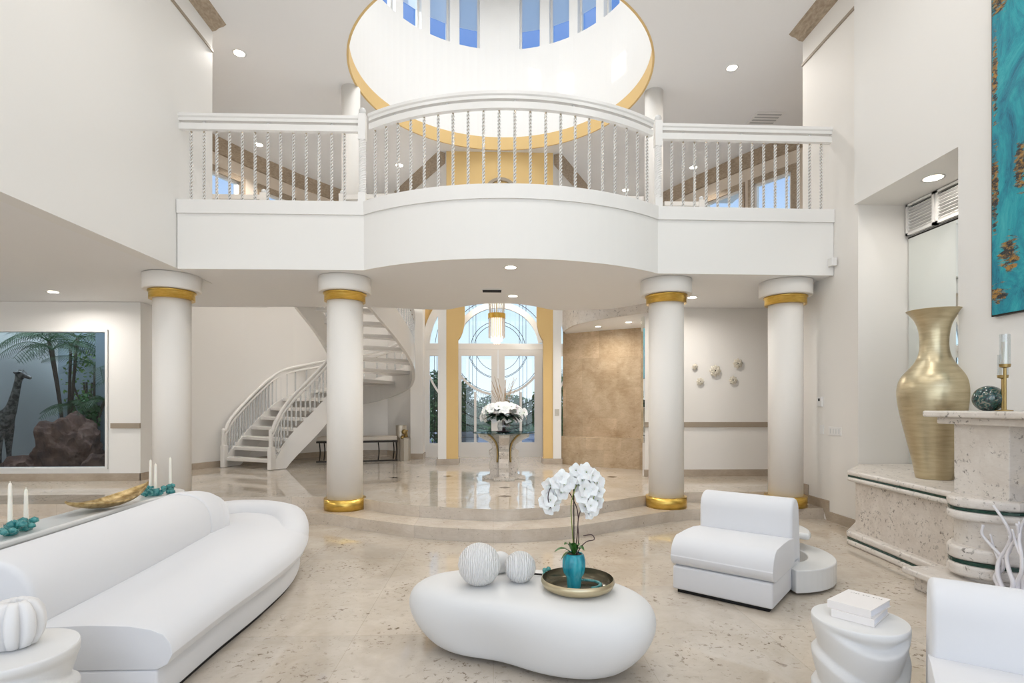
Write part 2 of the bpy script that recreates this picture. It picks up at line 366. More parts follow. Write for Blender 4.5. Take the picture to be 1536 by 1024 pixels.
b = nb(); cellring(b, DR - .012, DR + .02, -180, 180, 6.745, 7.0, 128); struct('trim_dome_band', b, GOLDP)
names = {-15: 'just left of the centre pier', 15: 'just right of the centre pier', -30: 'second to the left of the centre pier', 30: 'second to the right of the centre pier', -45: 'third to the left of the centre pier', 45: 'third to the right of the centre pier', -60: 'fourth to the left of the centre pier', 60: 'fourth to the right of the centre pier', -75: 'at the left cut off by the frame', 75: 'at the right cut off by the frame', -105: 'on the near left side', 105: 'on the near right side'}
for k, a in enumerate(WANG):
    b = nb(); r0, r1 = DR + .10, DR + .16
    cellring(b, r0, r1, a - HW, a - HW + .9, ZS, ZT, 1); cellring(b, r0, r1, a + HW - .9, a + HW, ZS, ZT, 1)
    cellring(b, r0, r1, a - HW, a + HW, ZS, ZS + .05, 2); cellring(b, r0, r1, a - HW, a + HW, ZT - .05, ZT, 2)
    w = struct('window_%d' % (k + 1), b, TRIMW); w['label'] = 'clerestory window of the dome ' + names[a]
    b = nb(); cellring(b, DR + .125, DR + .132, a - HW + .5, a + HW - .5, ZS, ZT, 1); ob('window_pane', b, GLASS, w)
    b = nb(); cellring(b, DR + .112, DR + .116, a - HW + .7, a + HW - .7, ZS + .42, ZT - .05, 1); ob('upper_glare_panel', b, GLARE, w)  # pale translucent sheet standing in for the reflection on the upper glass
# living room side walls
b = nb(); box(b, -4.05, -3.87, -4, 7.67, 3.18, CZ); struct('wall_left', b, WHITE)
b = nb(); box(b, 4.33, 5.2, -4, 6.42, 3.91, CZ); box(b, 4.33, 5.2, -4, 4.95, 0, 3.91); box(b, 5.0, 5.2, 4.95, 6.42, 0, 3.91); struct('wall_right', b, WHITE)
b = nb(); box(b, 4.38, 5.15, 6.42, 7.6, 0, CZ); struct('wall_right_far', b, PAINT)
b = nb()
for x0, x1, y0, y1, z0, z1 in ((-9.7, -9.2, -4.2, -4, 0, 3.2), (-4.5, -3.4, -4.2, -4, 0, CZ), (4.0, 5.2, -4.2, -4, 0, CZ), (-3.4, 4.0, -4.2, -4, 6.3, CZ), (-9.2, -4.5, -4.2, -4, 2.9, 3.2)): box(b, x0, x1, y0, y1, z0, z1)
struct('wall_rear', b, WHITE)
b = nb(); box(b, -9.75, -9.6, -4.2, 12.6, 0, 3.4); struct('wall_left_room', b, WHITE)
# cornices and picture rail lines in the living room
def cornice(name, path, prof, m=WOOD):
    b = nb(); sweep(b, path, prof); return struct(name, b, m)
cornice('trim_cornice_left', [(-3.87, -4, CZ), (-3.87, 7.67, CZ)], [(0, -.10), (-.05, -.085), (-.09, -.05), (-.15, -.03), (-.19, -.001), (0, -.001)])
cornice('trim_cornice_right', [(4.38, 6.43, CZ), (4.38, 7.6, CZ)], [(0, -.10), (0, -.001), (.20, -.001), (.16, -.03), (.10, -.05), (.06, -.085)])
b = nb(); box(b, -3.87, -3.852, -4, 7.67, 6.36, 6.395); struct('trim_line_left', b, TRIMB)
b = nb(); box(b, 4.362, 4.38, 6.42, 7.6, 6.30, 6.335); struct('trim_line_right', b, TRIMB)
# low left room: garden window wall
b = nb(); wallseg(b, (-9.6, 9.1), (-5.74, 9.1), .28, 3.18, .16, [(.25, 3.35, .47, 2.73)]); box(b, -5.9, -5.74, 9.26, 10.5, .28, 3.95); struct('wall_garden_window', b, WHITE)
b = nb()
for x0, x1, z0, z1 in ((-9.348, -6.252, 2.692, 2.728), (-9.348, -6.252, .472, .50), (-6.285, -6.252, .50, 2.692), (-9.348, -9.31, .50, 2.692)): box(b, x0, x1, 9.07, 9.2, z0, z1)
w = struct('window_16', b, TRIMW); w['label'] = 'large tinted window onto the walled garden with the giraffe'
b = nb(); box(b, -9.31, -6.285, 9.17, 9.18, .5, 2.69); ob('window_pane', b, TINT, w)
b = nb(); box(b, -6.2, -5.735, 9.07, 9.1, 1.13, 1.215); struct('trim_chair_rail_left', b, TRIMB)
b = nb(); box(b, -9.6, -5.725, 9.08, 9.1, .28, .40); box(b, -5.74, -5.72, 9.08, 10.5, .28, .40); struct('baseboard_garden_window', b, BASEB)
# curved stair wall (two storeys) and its upstairs windows
PL = [(-5.9, 10.2), (-5.2, 11.6), (-4.55, 12.65), (-3.8, 13.6)]
PR = [(6.05, 10.3), (5.35, 11.4), (4.75, 12.5), (4.25, 13.6)]
wn_i = 17
def seglen(p, q): return math.hypot(q[0] - p[0], q[1] - p[1])
def upwin(p, q, s0, s1, z0, z1, out, label):
    global wn_i
    P = Vector((*p, 0)); d = (Vector((*q, 0)) - P).normalized(); n = Vector((d.y, -d.x, 0)) * out
    def bx(bm, a, b_, za, zb, n0, n1):
        vs = [bm.verts.new(P + d * s + n * t + Vector((0, 0, z))) for z in (za, zb) for s, t in ((a, n0), (b_, n0), (b_, n1), (a, n1))]
        for f in ((3, 2, 1, 0), (4, 5, 6, 7), (0, 1, 5, 4), (1, 2, 6, 5), (2, 3, 7, 6), (3, 0, 4, 7)): bm.faces.new([vs[i] for i in f])
    w_ = .12; b = nb()
    bx(b, s0 - w_, s0, z0 - w_, z1 + w_, .001, .03); bx(b, s1, s1 + w_, z0 - w_, z1 + w_, .001, .03); bx(b, s0, s1, z1, z1 + w_, .001, .03); bx(b, s0, s1, z0 - w_, z0, .001, .03)
    o = struct('window_%d' % wn_i, b, WOOD); o['label'] = label; wn_i += 1
    b = nb(); bx(b, s0, s0 + .05, z0, z1, -.09, -.02); bx(b, s1 - .05, s1, z0, z1, -.09, -.02); bx(b, s0, s1, z1 - .05, z1, -.09, -.02); bx(b, s0, s1, z0, z0 + .05, -.09, -.02)
    ob('window_sash', b, TRIMW, o)
    b = nb(); bx(b, s0 + .04, s1 - .04, z0 + .04, z1 - .04, -.06, -.05); ob('window_pane', b, GLASS, o)
ZW0, ZW1 = 4.7, 6.12
LW = [[(.25, .92)], [(.25, .92)], [(.3, .95)]]
RWn = [[(.0, .0)], [(.0, .0)], [(.0, .0)]]
LW = [[(.15, 1.0)], [(.35, 1.0)], [(.25, .95)]]
RWn = [[(.25, .93)], [(.12, .93)], [(.25, .95)]]
for side, P_, HH, out in (('left', PL, LW, 1), ('right', PR, RWn, -1)):
    b = nb()
    for i in range(3):
        L = seglen(P_[i], P_[i + 1])
        wallseg(b, P_[i], P_[i + 1], .28, 3.9, .18, (), out)
    struct('wall_stair_' + side if side == 'left' else 'wall_hall_right', b, PAINT)
    b = nb()
    for i in range(3):
        L = seglen(P_[i], P_[i + 1]); a, c_ = HH[i][0]
        wallseg(b, P_[i], P_[i + 1], 3.9, CZ, .18, [(a * L * .999, c_ * L * .93, ZW0, ZW1)], out)
        upwin(P_[i], P_[i + 1], a * L * .999, c_ * L * .93, ZW0, ZW1, out, 'upstairs %s gallery window %s' % (side, ('nearest the living room', 'in the middle of the three', 'farthest and half hidden')[i]))
    struct('wall_gallery_' + side, b, BEIGE)
    s_ = 1 if side == 'left' else -1
    pth = [(P_[0][0] - .2 * s_, P_[0][1] - .4, CZ)] + [(x, y, CZ) for x, y in P_]
    prof = [(0, -.25), (-.04 * s_, -.24), (-.10 * s_, -.12), (-.16 * s_, -.04), (-.19 * s_, -.001), (0, -.001)]
    cornice('trim_cornice_gallery_' + side, pth, prof)
b = nb(); wallseg(b, (-3.8, 13.6), (-2.3, 13.6), .28, CZ, .15); wallseg(b, (-2.6, 13.58), (-1.85, 12.8), .28, 4.1, .12); struct('wall_stair_back', b, PAINT)
b = nb(); wallseg(b, (2.4, 13.6), (4.25, 13.6), .28, CZ, .15); struct('wall_gallery_back', b, PAINT)
b = nb(); wallseg(b, (-2.3, 13.6), (-.97, 11.36), 4.75, CZ, .12, (), 1); wallseg(b, (1.24, 11.36), (2.4, 13.6), 4.75, CZ, .12, (), 1); struct('wall_gallery_angled', b, PAINT)
cornice('trim_cornice_angled_left', [(-2.3, 13.6, CZ), (-1.0, 11.40, CZ)], [(0, -.22), (0, -.001), (-.16, -.001), (-.10, -.1), (-.03, -.2)])
cornice('trim_cornice_angled_right', [(1.27, 11.40, CZ), (2.4, 13.6, CZ)], [(0, -.22), (0, -.001), (-.16, -.001), (-.10, -.1), (-.03, -.2)])
b = nb(); box(b, -6.1, -5.9, 7.67, 10.3, 3.95, CZ); box(b, -5.9, -4.05, 7.5, 7.67, 3.95, CZ); struct('wall_gallery_side_left', b, BEIGE)
b = nb(); box(b, 6.05, 6.2, 7.6, 10.4, 3.95, CZ); box(b, 5.15, 6.2, 7.4, 7.6, 3.95, CZ); struct('wall_gallery_side_right', b, BEIGE)
# gold portal wall with stepped opening
def extr_xz(bm, pts, y0, y1):
    a = [bm.verts.new((x, y0, z)) for x, z in pts]; c_ = [bm.verts.new((x, y1, z)) for x, z in pts]; n = len(pts)
    bm.faces.new(a); bm.faces.new(c_[::-1])
    for i in range(n): bm.faces.new((a[i], a[(i + 1) % n], c_[(i + 1) % n], c_[i]))
XC = .155
half = [(.885, .28), (.885, 2.86)] + [(.885 - .135 * math.sin(t) ** 1.5, 2.86 + .46 * (1 - math.cos(t))) for t in (.3, .6, .9, 1.2, 1.45)] + [(.75, 3.34), (.75, 3.8)] + [(.75 * math.cos(t), 3.8 + .55 * math.sin(t)) for t in (.4, .8, 1.2)]
opening = [(XC - x, z) for x, z in half] + [(XC, 4.35)] + [(XC + x, z) for x, z in half[::-1]]
b = nb(); extr_xz(b, [(-.97, .28)] + opening + [(1.24, .28), (1.24, CZ), (-.97, CZ)], 11.33, 11.47); struct('wall_entrance_portal', b, GOLDP)
b = nb(); box(b, -1.14, -.97, 11.30, 11.75, .28, 4.3); box(b, 1.24, 1.41, 11.30, 11.75, .28, 4.3); struct('wall_portal_pier', b, WHITE)
b = nb(); box(b, -1.17, -.72, 11.28, 11.78, .28, .40); box(b, 1.03, 1.43, 11.28, 11.78, .28, .40); struct('baseboard_portal', b, BASEB)
b = nb()
for k in range(14):
    a0, a1 = PI * k / 14, PI * (k + 1) / 14
    extr_xz(b, [(XC + r * math.cos(a), 5.85 + r * math.sin(a)) for r, a in ((.30, a0), (.36, a0), (.36, a1), (.30, a1))], 11.28, 11.33)
box(b, XC - .36, XC - .30, 11.28, 11.33, 4.6, 5.85); box(b, XC + .30, XC + .36, 11.28, 11.33, 4.6, 5.85); struct('trim_arch_niche', b, TRIMB)
# glazed entrance front
K = 13.05 / 820
def fu(u): return ((u - 768) / 820 + .03415) * 13.05
def fv(v): return 1.5 + (608 - v) * K
CX, CZc = fu(747), fv(523)
R_ = 112 * K
pts = [(CX - R_, .28), (CX - R_, CZc)] + [(CX - R_ * math.cos(t), CZc + R_ * math.sin(t)) for t in [PI * i / 30 for i in range(1, 30)]] + [(CX + R_, CZc), (CX + R_, .28)]
b = nb(); extr_xz(b, [(-1.95, .28)] + pts + [(2.25, .28), (2.25, 4.9), (-1.95, 4.9)], 13.06, 13.25); struct('wall_entrance_front', b, GOLDP)
b = nb(); box(b, -2.0, 2.3, 11.47, 13.25, 4.8, 4.95); struct('ceiling_vestibule', b, CEIL)
def xzbox(bm, u0, u1, v0, v1, y0, y1): box(bm, fu(u0), fu(u1), y0, y1, fv(v1), fv(v0))
def arcxz(bm, r0, r1, y0, y1, keep, n=120, a0=0, a1=2 * PI):
    r0 *= K; r1 *= K
    for k in range(n):
        A, B_ = a0 + (a1 - a0) * k / n, a0 + (a1 - a0) * (k + 1) / n; m = (A + B_) / 2; u = 747 + (r0 + r1) / 2 / K * math.cos(m); v = 523 - (r0 + r1) / 2 / K * math.sin(m)
        if keep(u, v): extr_xz(bm, [(CX + r * math.cos(a), CZc + r * math.sin(a)) for r, a in ((r0, A), (r1, A), (r1, B_), (r0, B_))], y0, y1)
b = nb()
arcxz(b, 102, 113, 13.0, 13.1, lambda u, v: v < 523); xzbox(b, 634, 645, 523, 686, 13.0, 13.1); xzbox(b, 849, 860, 523, 686, 13.0, 13.1)
xzbox(b, 638, 856, 515.5, 524, 12.99, 13.1); xzbox(b, 664, 681, 430, 686, 13.0, 13.1); xzbox(b, 813, 830, 430, 686, 13.0, 13.1)
xzbox(b, 645, 664, 524, 534, 13.0, 13.1); xzbox(b, 830, 849, 524, 534, 13.0, 13.1); xzbox(b, 645, 664, 664, 686, 13.0, 13.1); xzbox(b, 830, 849, 664, 686, 13.0, 13.1)
arcxz(b, 61, 69.5, 13.0, 13.1, lambda u, v: v < 516, 90)
d1 = struct('door_1', b, TRIMW); d1['label'] = 'white double entrance door with leaded glass under an arch'
Ldoor = (692.6, 737, 534, 663); Rdoor = (757, 801.5, 534, 663); SL = (645, 664, 534, 664); SR = (830, 849, 534, 664)
for nm, (a0, a1, v0, v1), (o0, o1) in (('left door leaf', Ldoor, (681, 747)), ('right door leaf', Rdoor, (747, 813))):
    b = nb(); xzbox(b, o0 + .2, a0, 524.5, 685.5, 12.97, 13.03); xzbox(b, a1, o1 - .2, 524.5, 685.5, 12.97, 13.03); xzbox(b, a0, a1, 524.5, v0, 12.97, 13.03); xzbox(b, a0, a1, v1, 685.5, 12.97, 13.03)
    ins = lambda u, v, a0=a0, a1=a1, v0=v0, v1=v1: a0 < u < a1 and v0 < v < v1
    arcxz(b, 67, 70.5, 12.99, 13.02, ins, 240); bu = 713 if o0 < 700 else 781
    xzbox(b, bu - 1.8, bu + 1.8, 588, v1, 12.99, 13.02)
    lf = ob('door_leaf', b, TRIMW, d1)
    b = nb()
    for r in (65.5, 44.5, 43, 33): arcxz(b, r - .35, r + .35, 12.995, 13.01, ins, 240)
    us = (704, 709, 715) if o0 < 700 else (779, 784, 790)
    for u in us: xzbox(b, u - .3, u + .3, v0, 588 if o0 < 700 else 640, 12.995, 13.01)
    for r, sg in ((92, 1), (108, 1), (122, 1)): arcxz(b, r - .35, r + .35, 12.995, 13.01, ins, 240)
    for vv_ in (638, 646, 655): xzbox(b, a0, a0 + 26, vv_ - .3, vv_ + .3, 12.995, 13.01)
    for q in range(3):
        u_, v_ = (a0 + 2, 600 + 16 * q); 
        extr_xz(b, [(fu(u_), fv(v_)), (fu(u_ + 18), fv(v_ + 12)), (fu(u_ + 18), fv(v_ + 12.6)), (fu(u_), fv(v_ + .6))], 12.995, 13.01)
    ob('leading', b, DARK, lf)
    b = nb(); xzbox(b, a0, a1, v0, v1, 13.003, 13.007); ob('door_glass', b, GLASS, lf)
b = nb()
up = lambda u, v: v < 515 and 681 < u < 813
for r in (36, 41, 74, 92): arcxz(b, r - .35, r + .35, 13.04, 13.055, up, 160)
for u in (704, 709.5, 714, 779, 784, 789): xzbox(b, u - .3, u + .3, 440, 515.5, 13.04, 13.055)
for s_ in (0, 1):
    ins = lambda u, v, s_=s_: (645 < u < 664 or 830 < u < 849) and (v < 515 or v > 534)
for r in (86, 94): arcxz(b, r - .3, r + .3, 13.04, 13.055, lambda u, v: v < 515 and (u < 664 or u > 830), 200)
for u in (652, 656, 838, 842): xzbox(b, u - .3, u + .3, 534, 664, 13.04, 13.055)
for v in (640, 647, 655): xzbox(b, 645, 664, v - .3, v + .3, 13.04, 13.055)
ob('leading', b, DARK, d1)
b = nb(); arcxz(b, 108.5, 111.5, 13.02, 13.06, lambda u, v: v > 534 and v < 664 and (645 < u < 664 or 830 < u < 849), 300); ob('curved_glazing_bar', b, TRIMW, d1)
b = nb(); xzbox(b, 645, 849, 440, 516, 13.06, 13.065); xzbox(b, 645, 664, 534, 664, 13.06, 13.065); xzbox(b, 830, 849, 534, 664, 13.06, 13.065); ob('fixed_glass', b, GLASS, d1)
b = nb(); box(b, -1.90, -1.62, 12.6, 13.06, .28, 4.8); box(b, 1.9, 2.2, 12.6, 13.06, .28, 4.8); struct('wall_entrance_pier', b, PAINT)
b = nb(); box(b, -1.92, -1.60, 12.58, 13.0, .28, .40); box(b, 1.88, 2.2, 12.58, 13.0, .28, .40); struct('baseboard_entrance', b, BASEB)
b = nb()
for i in range(3): wallseg(b, PL[i], PL[i + 1], .28, .40, .02, (), -1)
wallseg(b, PL[3], (-2.6, 13.6), .28, .40, .02, (), -1); wallseg(b, (-2.6, 13.58), (-1.9, 12.85), .28, .40, .02, (), -1); struct('baseboard_stair', b, BASEB)
# travertine feature wall, planter bench and canopy
fw = [tuple(v[:2]) for v in cat([(1.49, 11.68), (1.80, 11.42), (2.4, 10.98), (2.97, 10.62)], 6)]
b = nb(); prism(b, fw + [(3.15, 10.9), (1.6, 12.0)], .28, 3.55); struct('wall_travertine', b, TRAV)
pf = [tuple(v[:2]) for v in cat([(1.385, 11.38), (1.75, 11.05), (2.3, 10.62), (2.9, 10.28)], 6)]
b = nb(); prism(b, pf + [(3.02, 10.66)] + fw[::-1] + [(1.44, 11.7)], .28, .86); t_ = struct('trim_travertine_bench', b, TRAV)
cf = [tuple(v[:2]) for v in cat([(1.45, 11.3), (1.55, 10.4), (1.8, 9.85), (2.12, 9.4), (2.55, 8.9)], 6)]
b = nb(); prism(b, [(2.6, 9.32), (3.1, 10.7), (1.6, 11.9), (1.47, 11.3)] + [(x + .02, y + .02) for x, y in cf[1:]], 3.03, 3.7); struct('ceiling_canopy', b, CEIL)
b = nb(); sweep(b, [(x, y, 3.03) for x, y in cf], [(-.015, 0), (.02, 0), (.02, .75), (-.015, .75)]); struct('trim_canopy_travertine', b, CORAL)
# flower wall right and hall
b = nb(); box(b, 2.6, 4.78, 9.3, 9.45, .28, 3.95); prism(b, [(2.605, 9.452), (2.75, 9.452), (3.12, 10.7), (2.98, 10.66)], .28, 3.95); struct('wall_hall', b, PAINT)
b = nb(); box(b, 2.59, 4.78, 9.27, 9.3, 1.13, 1.215); struct('trim_chair_rail_right', b, TRIMB)
b = nb(); box(b, 2.585, 4.79, 9.28, 9.3, .28, .40); struct('baseboard_hall', b, BASEB)
b = nb(); box(b, 6.25, 6.4, 7.6, 9.6, .28, 3.18); box(b, 4.78, 6.4, 9.6, 9.75, .28, 3.18); box(b, 5.15, 6.4, 7.4, 7.6, .0, 3.18); struct('wall_hall_end', b, PAINT)
b = nb(); box(b, 4.95, 5.95, 9.52, 9.6, .28, 2.75); d2 = struct('door_2', b, mat('tan_door_stain', (.33, .24, .13), .35)); d2['label'] = 'tan door down the hall glimpsed behind the outer right column'
b = nb(); box(b, 4.95, 5.95, 9.50, 9.52, 2.70, 2.76); box(b, 4.95, 5.95, 9.50, 9.52, .55, .61); box(b, 4.95, 5.95, 9.50, 9.52, 1.5, 1.53); ob('door_rail', b, DARK, d2)
# stepped baseboard on right wall
b = nb(); extr = [(6.42, 0), (7.02, 0), (7.1, .14), (7.55, .14), (7.6, .28), (7.6, .40), (7.45, .40), (7.45, .26), (6.98, .26), (6.98, .12), (6.42, .12)]
a_ = [b.verts.new((4.365, y, z)) for y, z in extr]; c_ = [b.verts.new((4.38, y, z)) for y, z in extr]; b.faces.new(a_); b.faces.new(c_[::-1])
for i in range(len(extr)): j = (i + 1) % len(extr); b.faces.new((a_[i], a_[j], c_[j], c_[i]))
struct('baseboard_right', b, BASEB)

# ================================================================ COLUMNS
def column(X, Y, base, label, k=1.0):
    t = thing('column', (X, Y, base), label, 'column', 'white round columns with brass rings')
    b = nb(); lathe(b, [(.230 * k, 0), (.230 * k, 3.1 - base)], (X, Y, base), 64); ob('shaft', b, PAINT, t, smooth=True)
    b = nb(); lathe(b, [(.235, -.20), (.325, -.20), (.335, -.19), (.335, -.005), (.32, 0), (.2, 0)], (X, Y, 3.18), 64); o = ob('capital', b, PAINT, t, smooth=True, cap=False) if False else ob('capital', b, PAINT, t, bevel=.0)
    b = nb(); lathe(b, [(.233, 0), (.262, 0), (.262, .085), (.275, .095), (.275, .11), (.233, .11)], (X, Y, 2.865), 64); ob('collar', b, BRASS, t, smooth=False)
    b = nb(); lathe(b, [(.233, .0), (.268, 0), (.268, .145), (.233, .145)], (X, Y, base), 64); ob('base_band', b, BRASS, t)
    for c in t.children:
        for p in c.data.polygons: p.use_smooth = abs(p.normal.z) < .5
    return t
column(-1.95 - .01, 7.30, .14, 'white column with brass rings left of the foyer steps')
column(2.33, 7.30, .14, 'white column with brass rings right of the foyer steps')
column(-4.165, 7.24, .14, 'outermost white column beside the low left room', .95)
column(3.98, 7.32, .14, 'outermost white column beside the plain right wall', .95)
for s_, (x, y) in enumerate([(-2.36, 9.15), (2.69, 9.08)]):
    t = thing('gallery_pillar', (x, y, 3.95), ('upstairs white round pillar behind the left end of the curved railing', 'upstairs white round pillar behind the right end of the curved railing')[s_], 'column', 'upstairs pillars')
    b = nb(); lathe(b, [(.15, 0), (.15, CZ - 3.95)], (x, y, 3.95), 40); ob('shaft', b, PAINT, t, smooth=True)

# ================================================================ BALCONY RAILING
def twist(bm, h, r=.0085, off=.0075, pitch=.075, seg=6, per=8):
    n = max(4, int(h / pitch * per))
    for ph in (0, PI):
        tube(bm, [(off * math.cos(ph + 2 * PI * i / per), off * math.sin(ph + 2 * PI * i / per), h * i / n) for i in range(n + 1)], r, seg)
def bal_mesh(h, name='baluster', core=True):
    b = nb(); twist(b, h - .03, .0088, .0112, .082)
    for f in b.faces: f.smooth = True
    nf = len(b.faces); lathe(b, [(.012, 0), (.012, .02)], (0, 0, h - .03), 10)
    if core: tube(b, [(0, 0, 0), (0, 0, h - .02)], .0100, 6)  # added coloured core imitating the sparkle specks inside the clear twists
    b.faces.ensure_lookup_table()
    for f in b.faces[nf:]: f.material_index = 1
    me = bpy.data.meshes.new(name); b.to_mesh(me); b.free(); me.materials.append(ACRYL); me.materials.append(CORE); return me
CORE = mat('amber_grey_core', (.42, .36, .28), .2, .6)
rail = thing('balcony_railing', (.2, 6.6, 4.01), 'white balcony railing with twisted clear balusters, bowed in the middle', 'railing')
YR = .06
arcr = circ3((-1.60, 6.83 + YR), (.2, 6.22 + YR), (2.08, 6.87 + YR), 40)
paths = [[(-3.87, 6.83 + YR), (-1.68, 6.83 + YR)], arcr[1:-1], [(2.14, 6.875 + YR), (4.38, 6.9 + YR)]]
BM_ = bal_mesh(.885)
for pi_, pth in enumerate(paths):
    b = nb(); sweep(b, [(x, y, 5.01) for x, y in pth], [(-.035, 0), (.035, 0), (.035, .035), (.05, .05), (.05, .085), (.03, .095), (-.03, .095), (-.05, .085), (-.05, .05), (-.035, .035)]); ob('handrail', b, TRIMW, rail)
    b = nb(); sweep(b, [(x, y, 4.905) for x, y in pth], [(-.03, 0), (.03, 0), (.03, .075), (-.03, .075)]); ob('lower_rail', b, TRIMW, rail)
def place_bal(x, y, z, me, parent, name='baluster'):
    o = bpy.data.objects.new(name, me); link(o); o.location = (x, y, z); o.rotation_euler = (0, 0, random.random() * 6); par(o, parent); return o
def px_on(u, Y):
    r = (u - 768) / F; return (r + .03415) / (1 - r * .03415) * Y
for i in range(13):
    place_bal(px_on(287 + 19.15 * i, 6.89), 6.89, 4.015, BM_, rail)
for i in range(21):
    k = (i + 1) * 40 / 22; a, b_ = arcr[int(k)], arcr[min(40, int(k) + 1)]; f = k - int(k)
    place_bal(a[0] + (b_[0] - a[0]) * f, a[1] + (b_[1] - a[1]) * f, 4.015, BM_, rail)
for i in range(14):
    place_bal(px_on(1007.5 + 17.25 * i, 6.95), 6.95, 4.015, BM_, rail)
bead_c = [(px_on(287 + 19.15 * i, 6.89), 6.89, 4.995) for i in (1, 6, 11)] + [(*arcr[int((i + 1) * 40 / 22)], 4.995) for i in (2, 6, 10, 14, 18)] + [(px_on(1007.5 + 17.25 * i, 6.95), 6.95, 4.995) for i in (1, 6, 12)]
for c_ in bead_c: b = nb(); ball(b, c_, .017, 2); ob('glass_bead', b, ACRYL, rail)
for x, y in ((-1.63, 6.87), (2.10, 6.91)):
    b = nb(); box(b, x - .045, x + .045, y - .045, y + .045, 4.80, 5.12); box(b, x - .045, x + .045, y - .045, y + .045, 4.012, 4.14)
    n = 90
    for ph in range(4):
        tube(b, [(x + .030 * math.cos(PI / 2 * ph + i * .42), y + .030 * math.sin(PI / 2 * ph + i * .42), 4.12 + .70 * i / n) for i in range(n + 1)], .017, 6)
    p_ = ob('newel_post', b, TRIMW, rail); b = nb(); ball(b, (x, y, 5.16), .045, 3); lathe(b, [(.03, 0), (.03, .01)], (x, y, 5.12), 16); ob('finial', b, ACRYL, p_, smooth=True)
# rear railings of the gallery bridge
def back_rail(path, posts, label, bx):
    t = thing('gallery_railing', (path[0][0], path[0][1], 3.95), label, 'railing', 'railings at the back of the gallery bridge')
    for z, h in ((4.83, .07), (4.70, .07)):
        b = nb(); sweep(b, [(x, y, z) for x, y in path], rect(.06, h)); ob('handrail' if z > 4.8 else 'lower_rail', b, RAILW, t)
    for x, y in posts:
        b = nb(); box(b, x - .05, x + .05, y - .05, y + .05, 3.95, 4.93); p_ = ob('newel_post', b, RAILW, t); b = nb(); ball(b, (x, y, 4.965), .04, 2); ob('finial', b, ACRYL, p_, smooth=True)
    for x in bx:
        yy = path[0][1] + (path[-1][1] - path[0][1]) * (x - path[0][0]) / (path[-1][0] - path[0][0]); place_bal(x, yy, 3.95, BM2, t)
BM2 = bal_mesh(.755)
back_rail([(-5.85, 8.98), (-3.76, 8.98)], [(-3.71, 8.98)], 'short rear gallery railing with post at the far left', [-5.6, -5.3, -5.0, -4.7, -4.4, -4.1])
back_rail([(-2.42, 8.94), (-1.5, 8.86), (-.6, 8.75), (.13, 8.7), (.9, 8.75), (2.0, 8.84), (2.44, 8.84)], [(-2.45, 8.98)], 'long rear gallery railing behind the bowed balcony centre', [-2.1, -1.7, -1.3, -.9, -.5, -.1, .3, .7, 1.1, 1.5, 1.9, 2.3])
back_rail([(2.85, 9.04), (3.45, 9.04)], [(3.48, 9.04)], 'short rear gallery railing with post at the right', [3.0, 3.2, 3.35])

# ================================================================ STAIRCASE
RISE = .197
def nspline(T):
    D = cat([(x, y, n) for n, x, y in T], 16); out = []
    def f(t):
        if t <= D[0].z: return Vector((D[0].x, D[0].y, 0))
        for a, c_ in zip(D, D[1:]):
            if a.z <= t <= c_.z and c_.z > a.z: k = (t - a.z) / (c_.z - a.z); return Vector((a.x + (c_.x - a.x) * k, a.y + (c_.y - a.y) * k, 0))
        return Vector((D[-1].x, D[-1].y, 0))
    return f
NEND = 17.3
outer = nspline([(0, -5.31, 10.94), (1, -5.28, 11.15), (3, -5.14, 11.6), (5, -4.92, 12.0), (6.4, -4.72, 12.4), (7.3, -4.30, 12.85), (8.1, -3.5, 13.08), (9, -2.6, 12.9), (10, -1.97, 12.3), (11, -1.70, 11.65), (12.5, -1.63, 10.95), (14.5, -1.80, 10.2), (17.3, -2.2, 9.42)])
inner = nspline([(0, -4.2, 10.46), (1, -4.15, 10.60), (3, -3.95, 10.75), (6, -3.42, 10.86), (8, -3.12, 10.84), (10, -2.95, 10.6), (12.5, -2.95, 10.2), (15, -3.12, 9.82), (17.3, -3.38, 9.42)])
def pz(P, t, dz=0): v = P(t); return Vector((v.x, v.y, .28 + RISE * t + dz))
st = thing('spiral_staircase', (-4.7, 10.7, .28), 'curved white staircase with open treads rising behind the left columns', 'staircase')
for nm, P, h0, h1 in (('outer_stringer', outer, -.42, .12), ('inner_stringer', inner, -.50, .04)):
    b = nb(); rings = []
    for i in range(0, 116):
        t = .1 + .15 * i
        if t > NEND: break
        v = pz(P, t); tt = (P(min(NEND, t + .15)) - P(max(0, t - .15))).normalized(); l = Vector((-tt.y, tt.x, 0)) * .03
        rings.append([b.verts.new(v + s_ * l + Vector((0, 0, max(h, .285 - v.z) if h < 0 else h))) for s_, h in ((-1, h0), (1, h0), (1, h1), (-1, h1))])
    for p, q in zip(rings, rings[1:]):
        for k in range(4): b.faces.new((p[k], p[(k + 1) % 4], q[(k + 1) % 4], q[k]))
    b.faces.new(rings[0][::-1]); b.faces.new(rings[-1]); ob(nm, b, RAILW, st)
for n in range(1, 18):
    b = nb(); z = .28 + RISE * n; t0, t1 = max(0, n - .62), min(NEND, n + .5)
    prism(b, [(v.x, v.y) for v in (inner(t0), outer(t0), outer((t0 + t1) / 2), outer(t1), inner(t1))], z - .07, z); ob('tread', b, RAILW, st, bevel=.012)
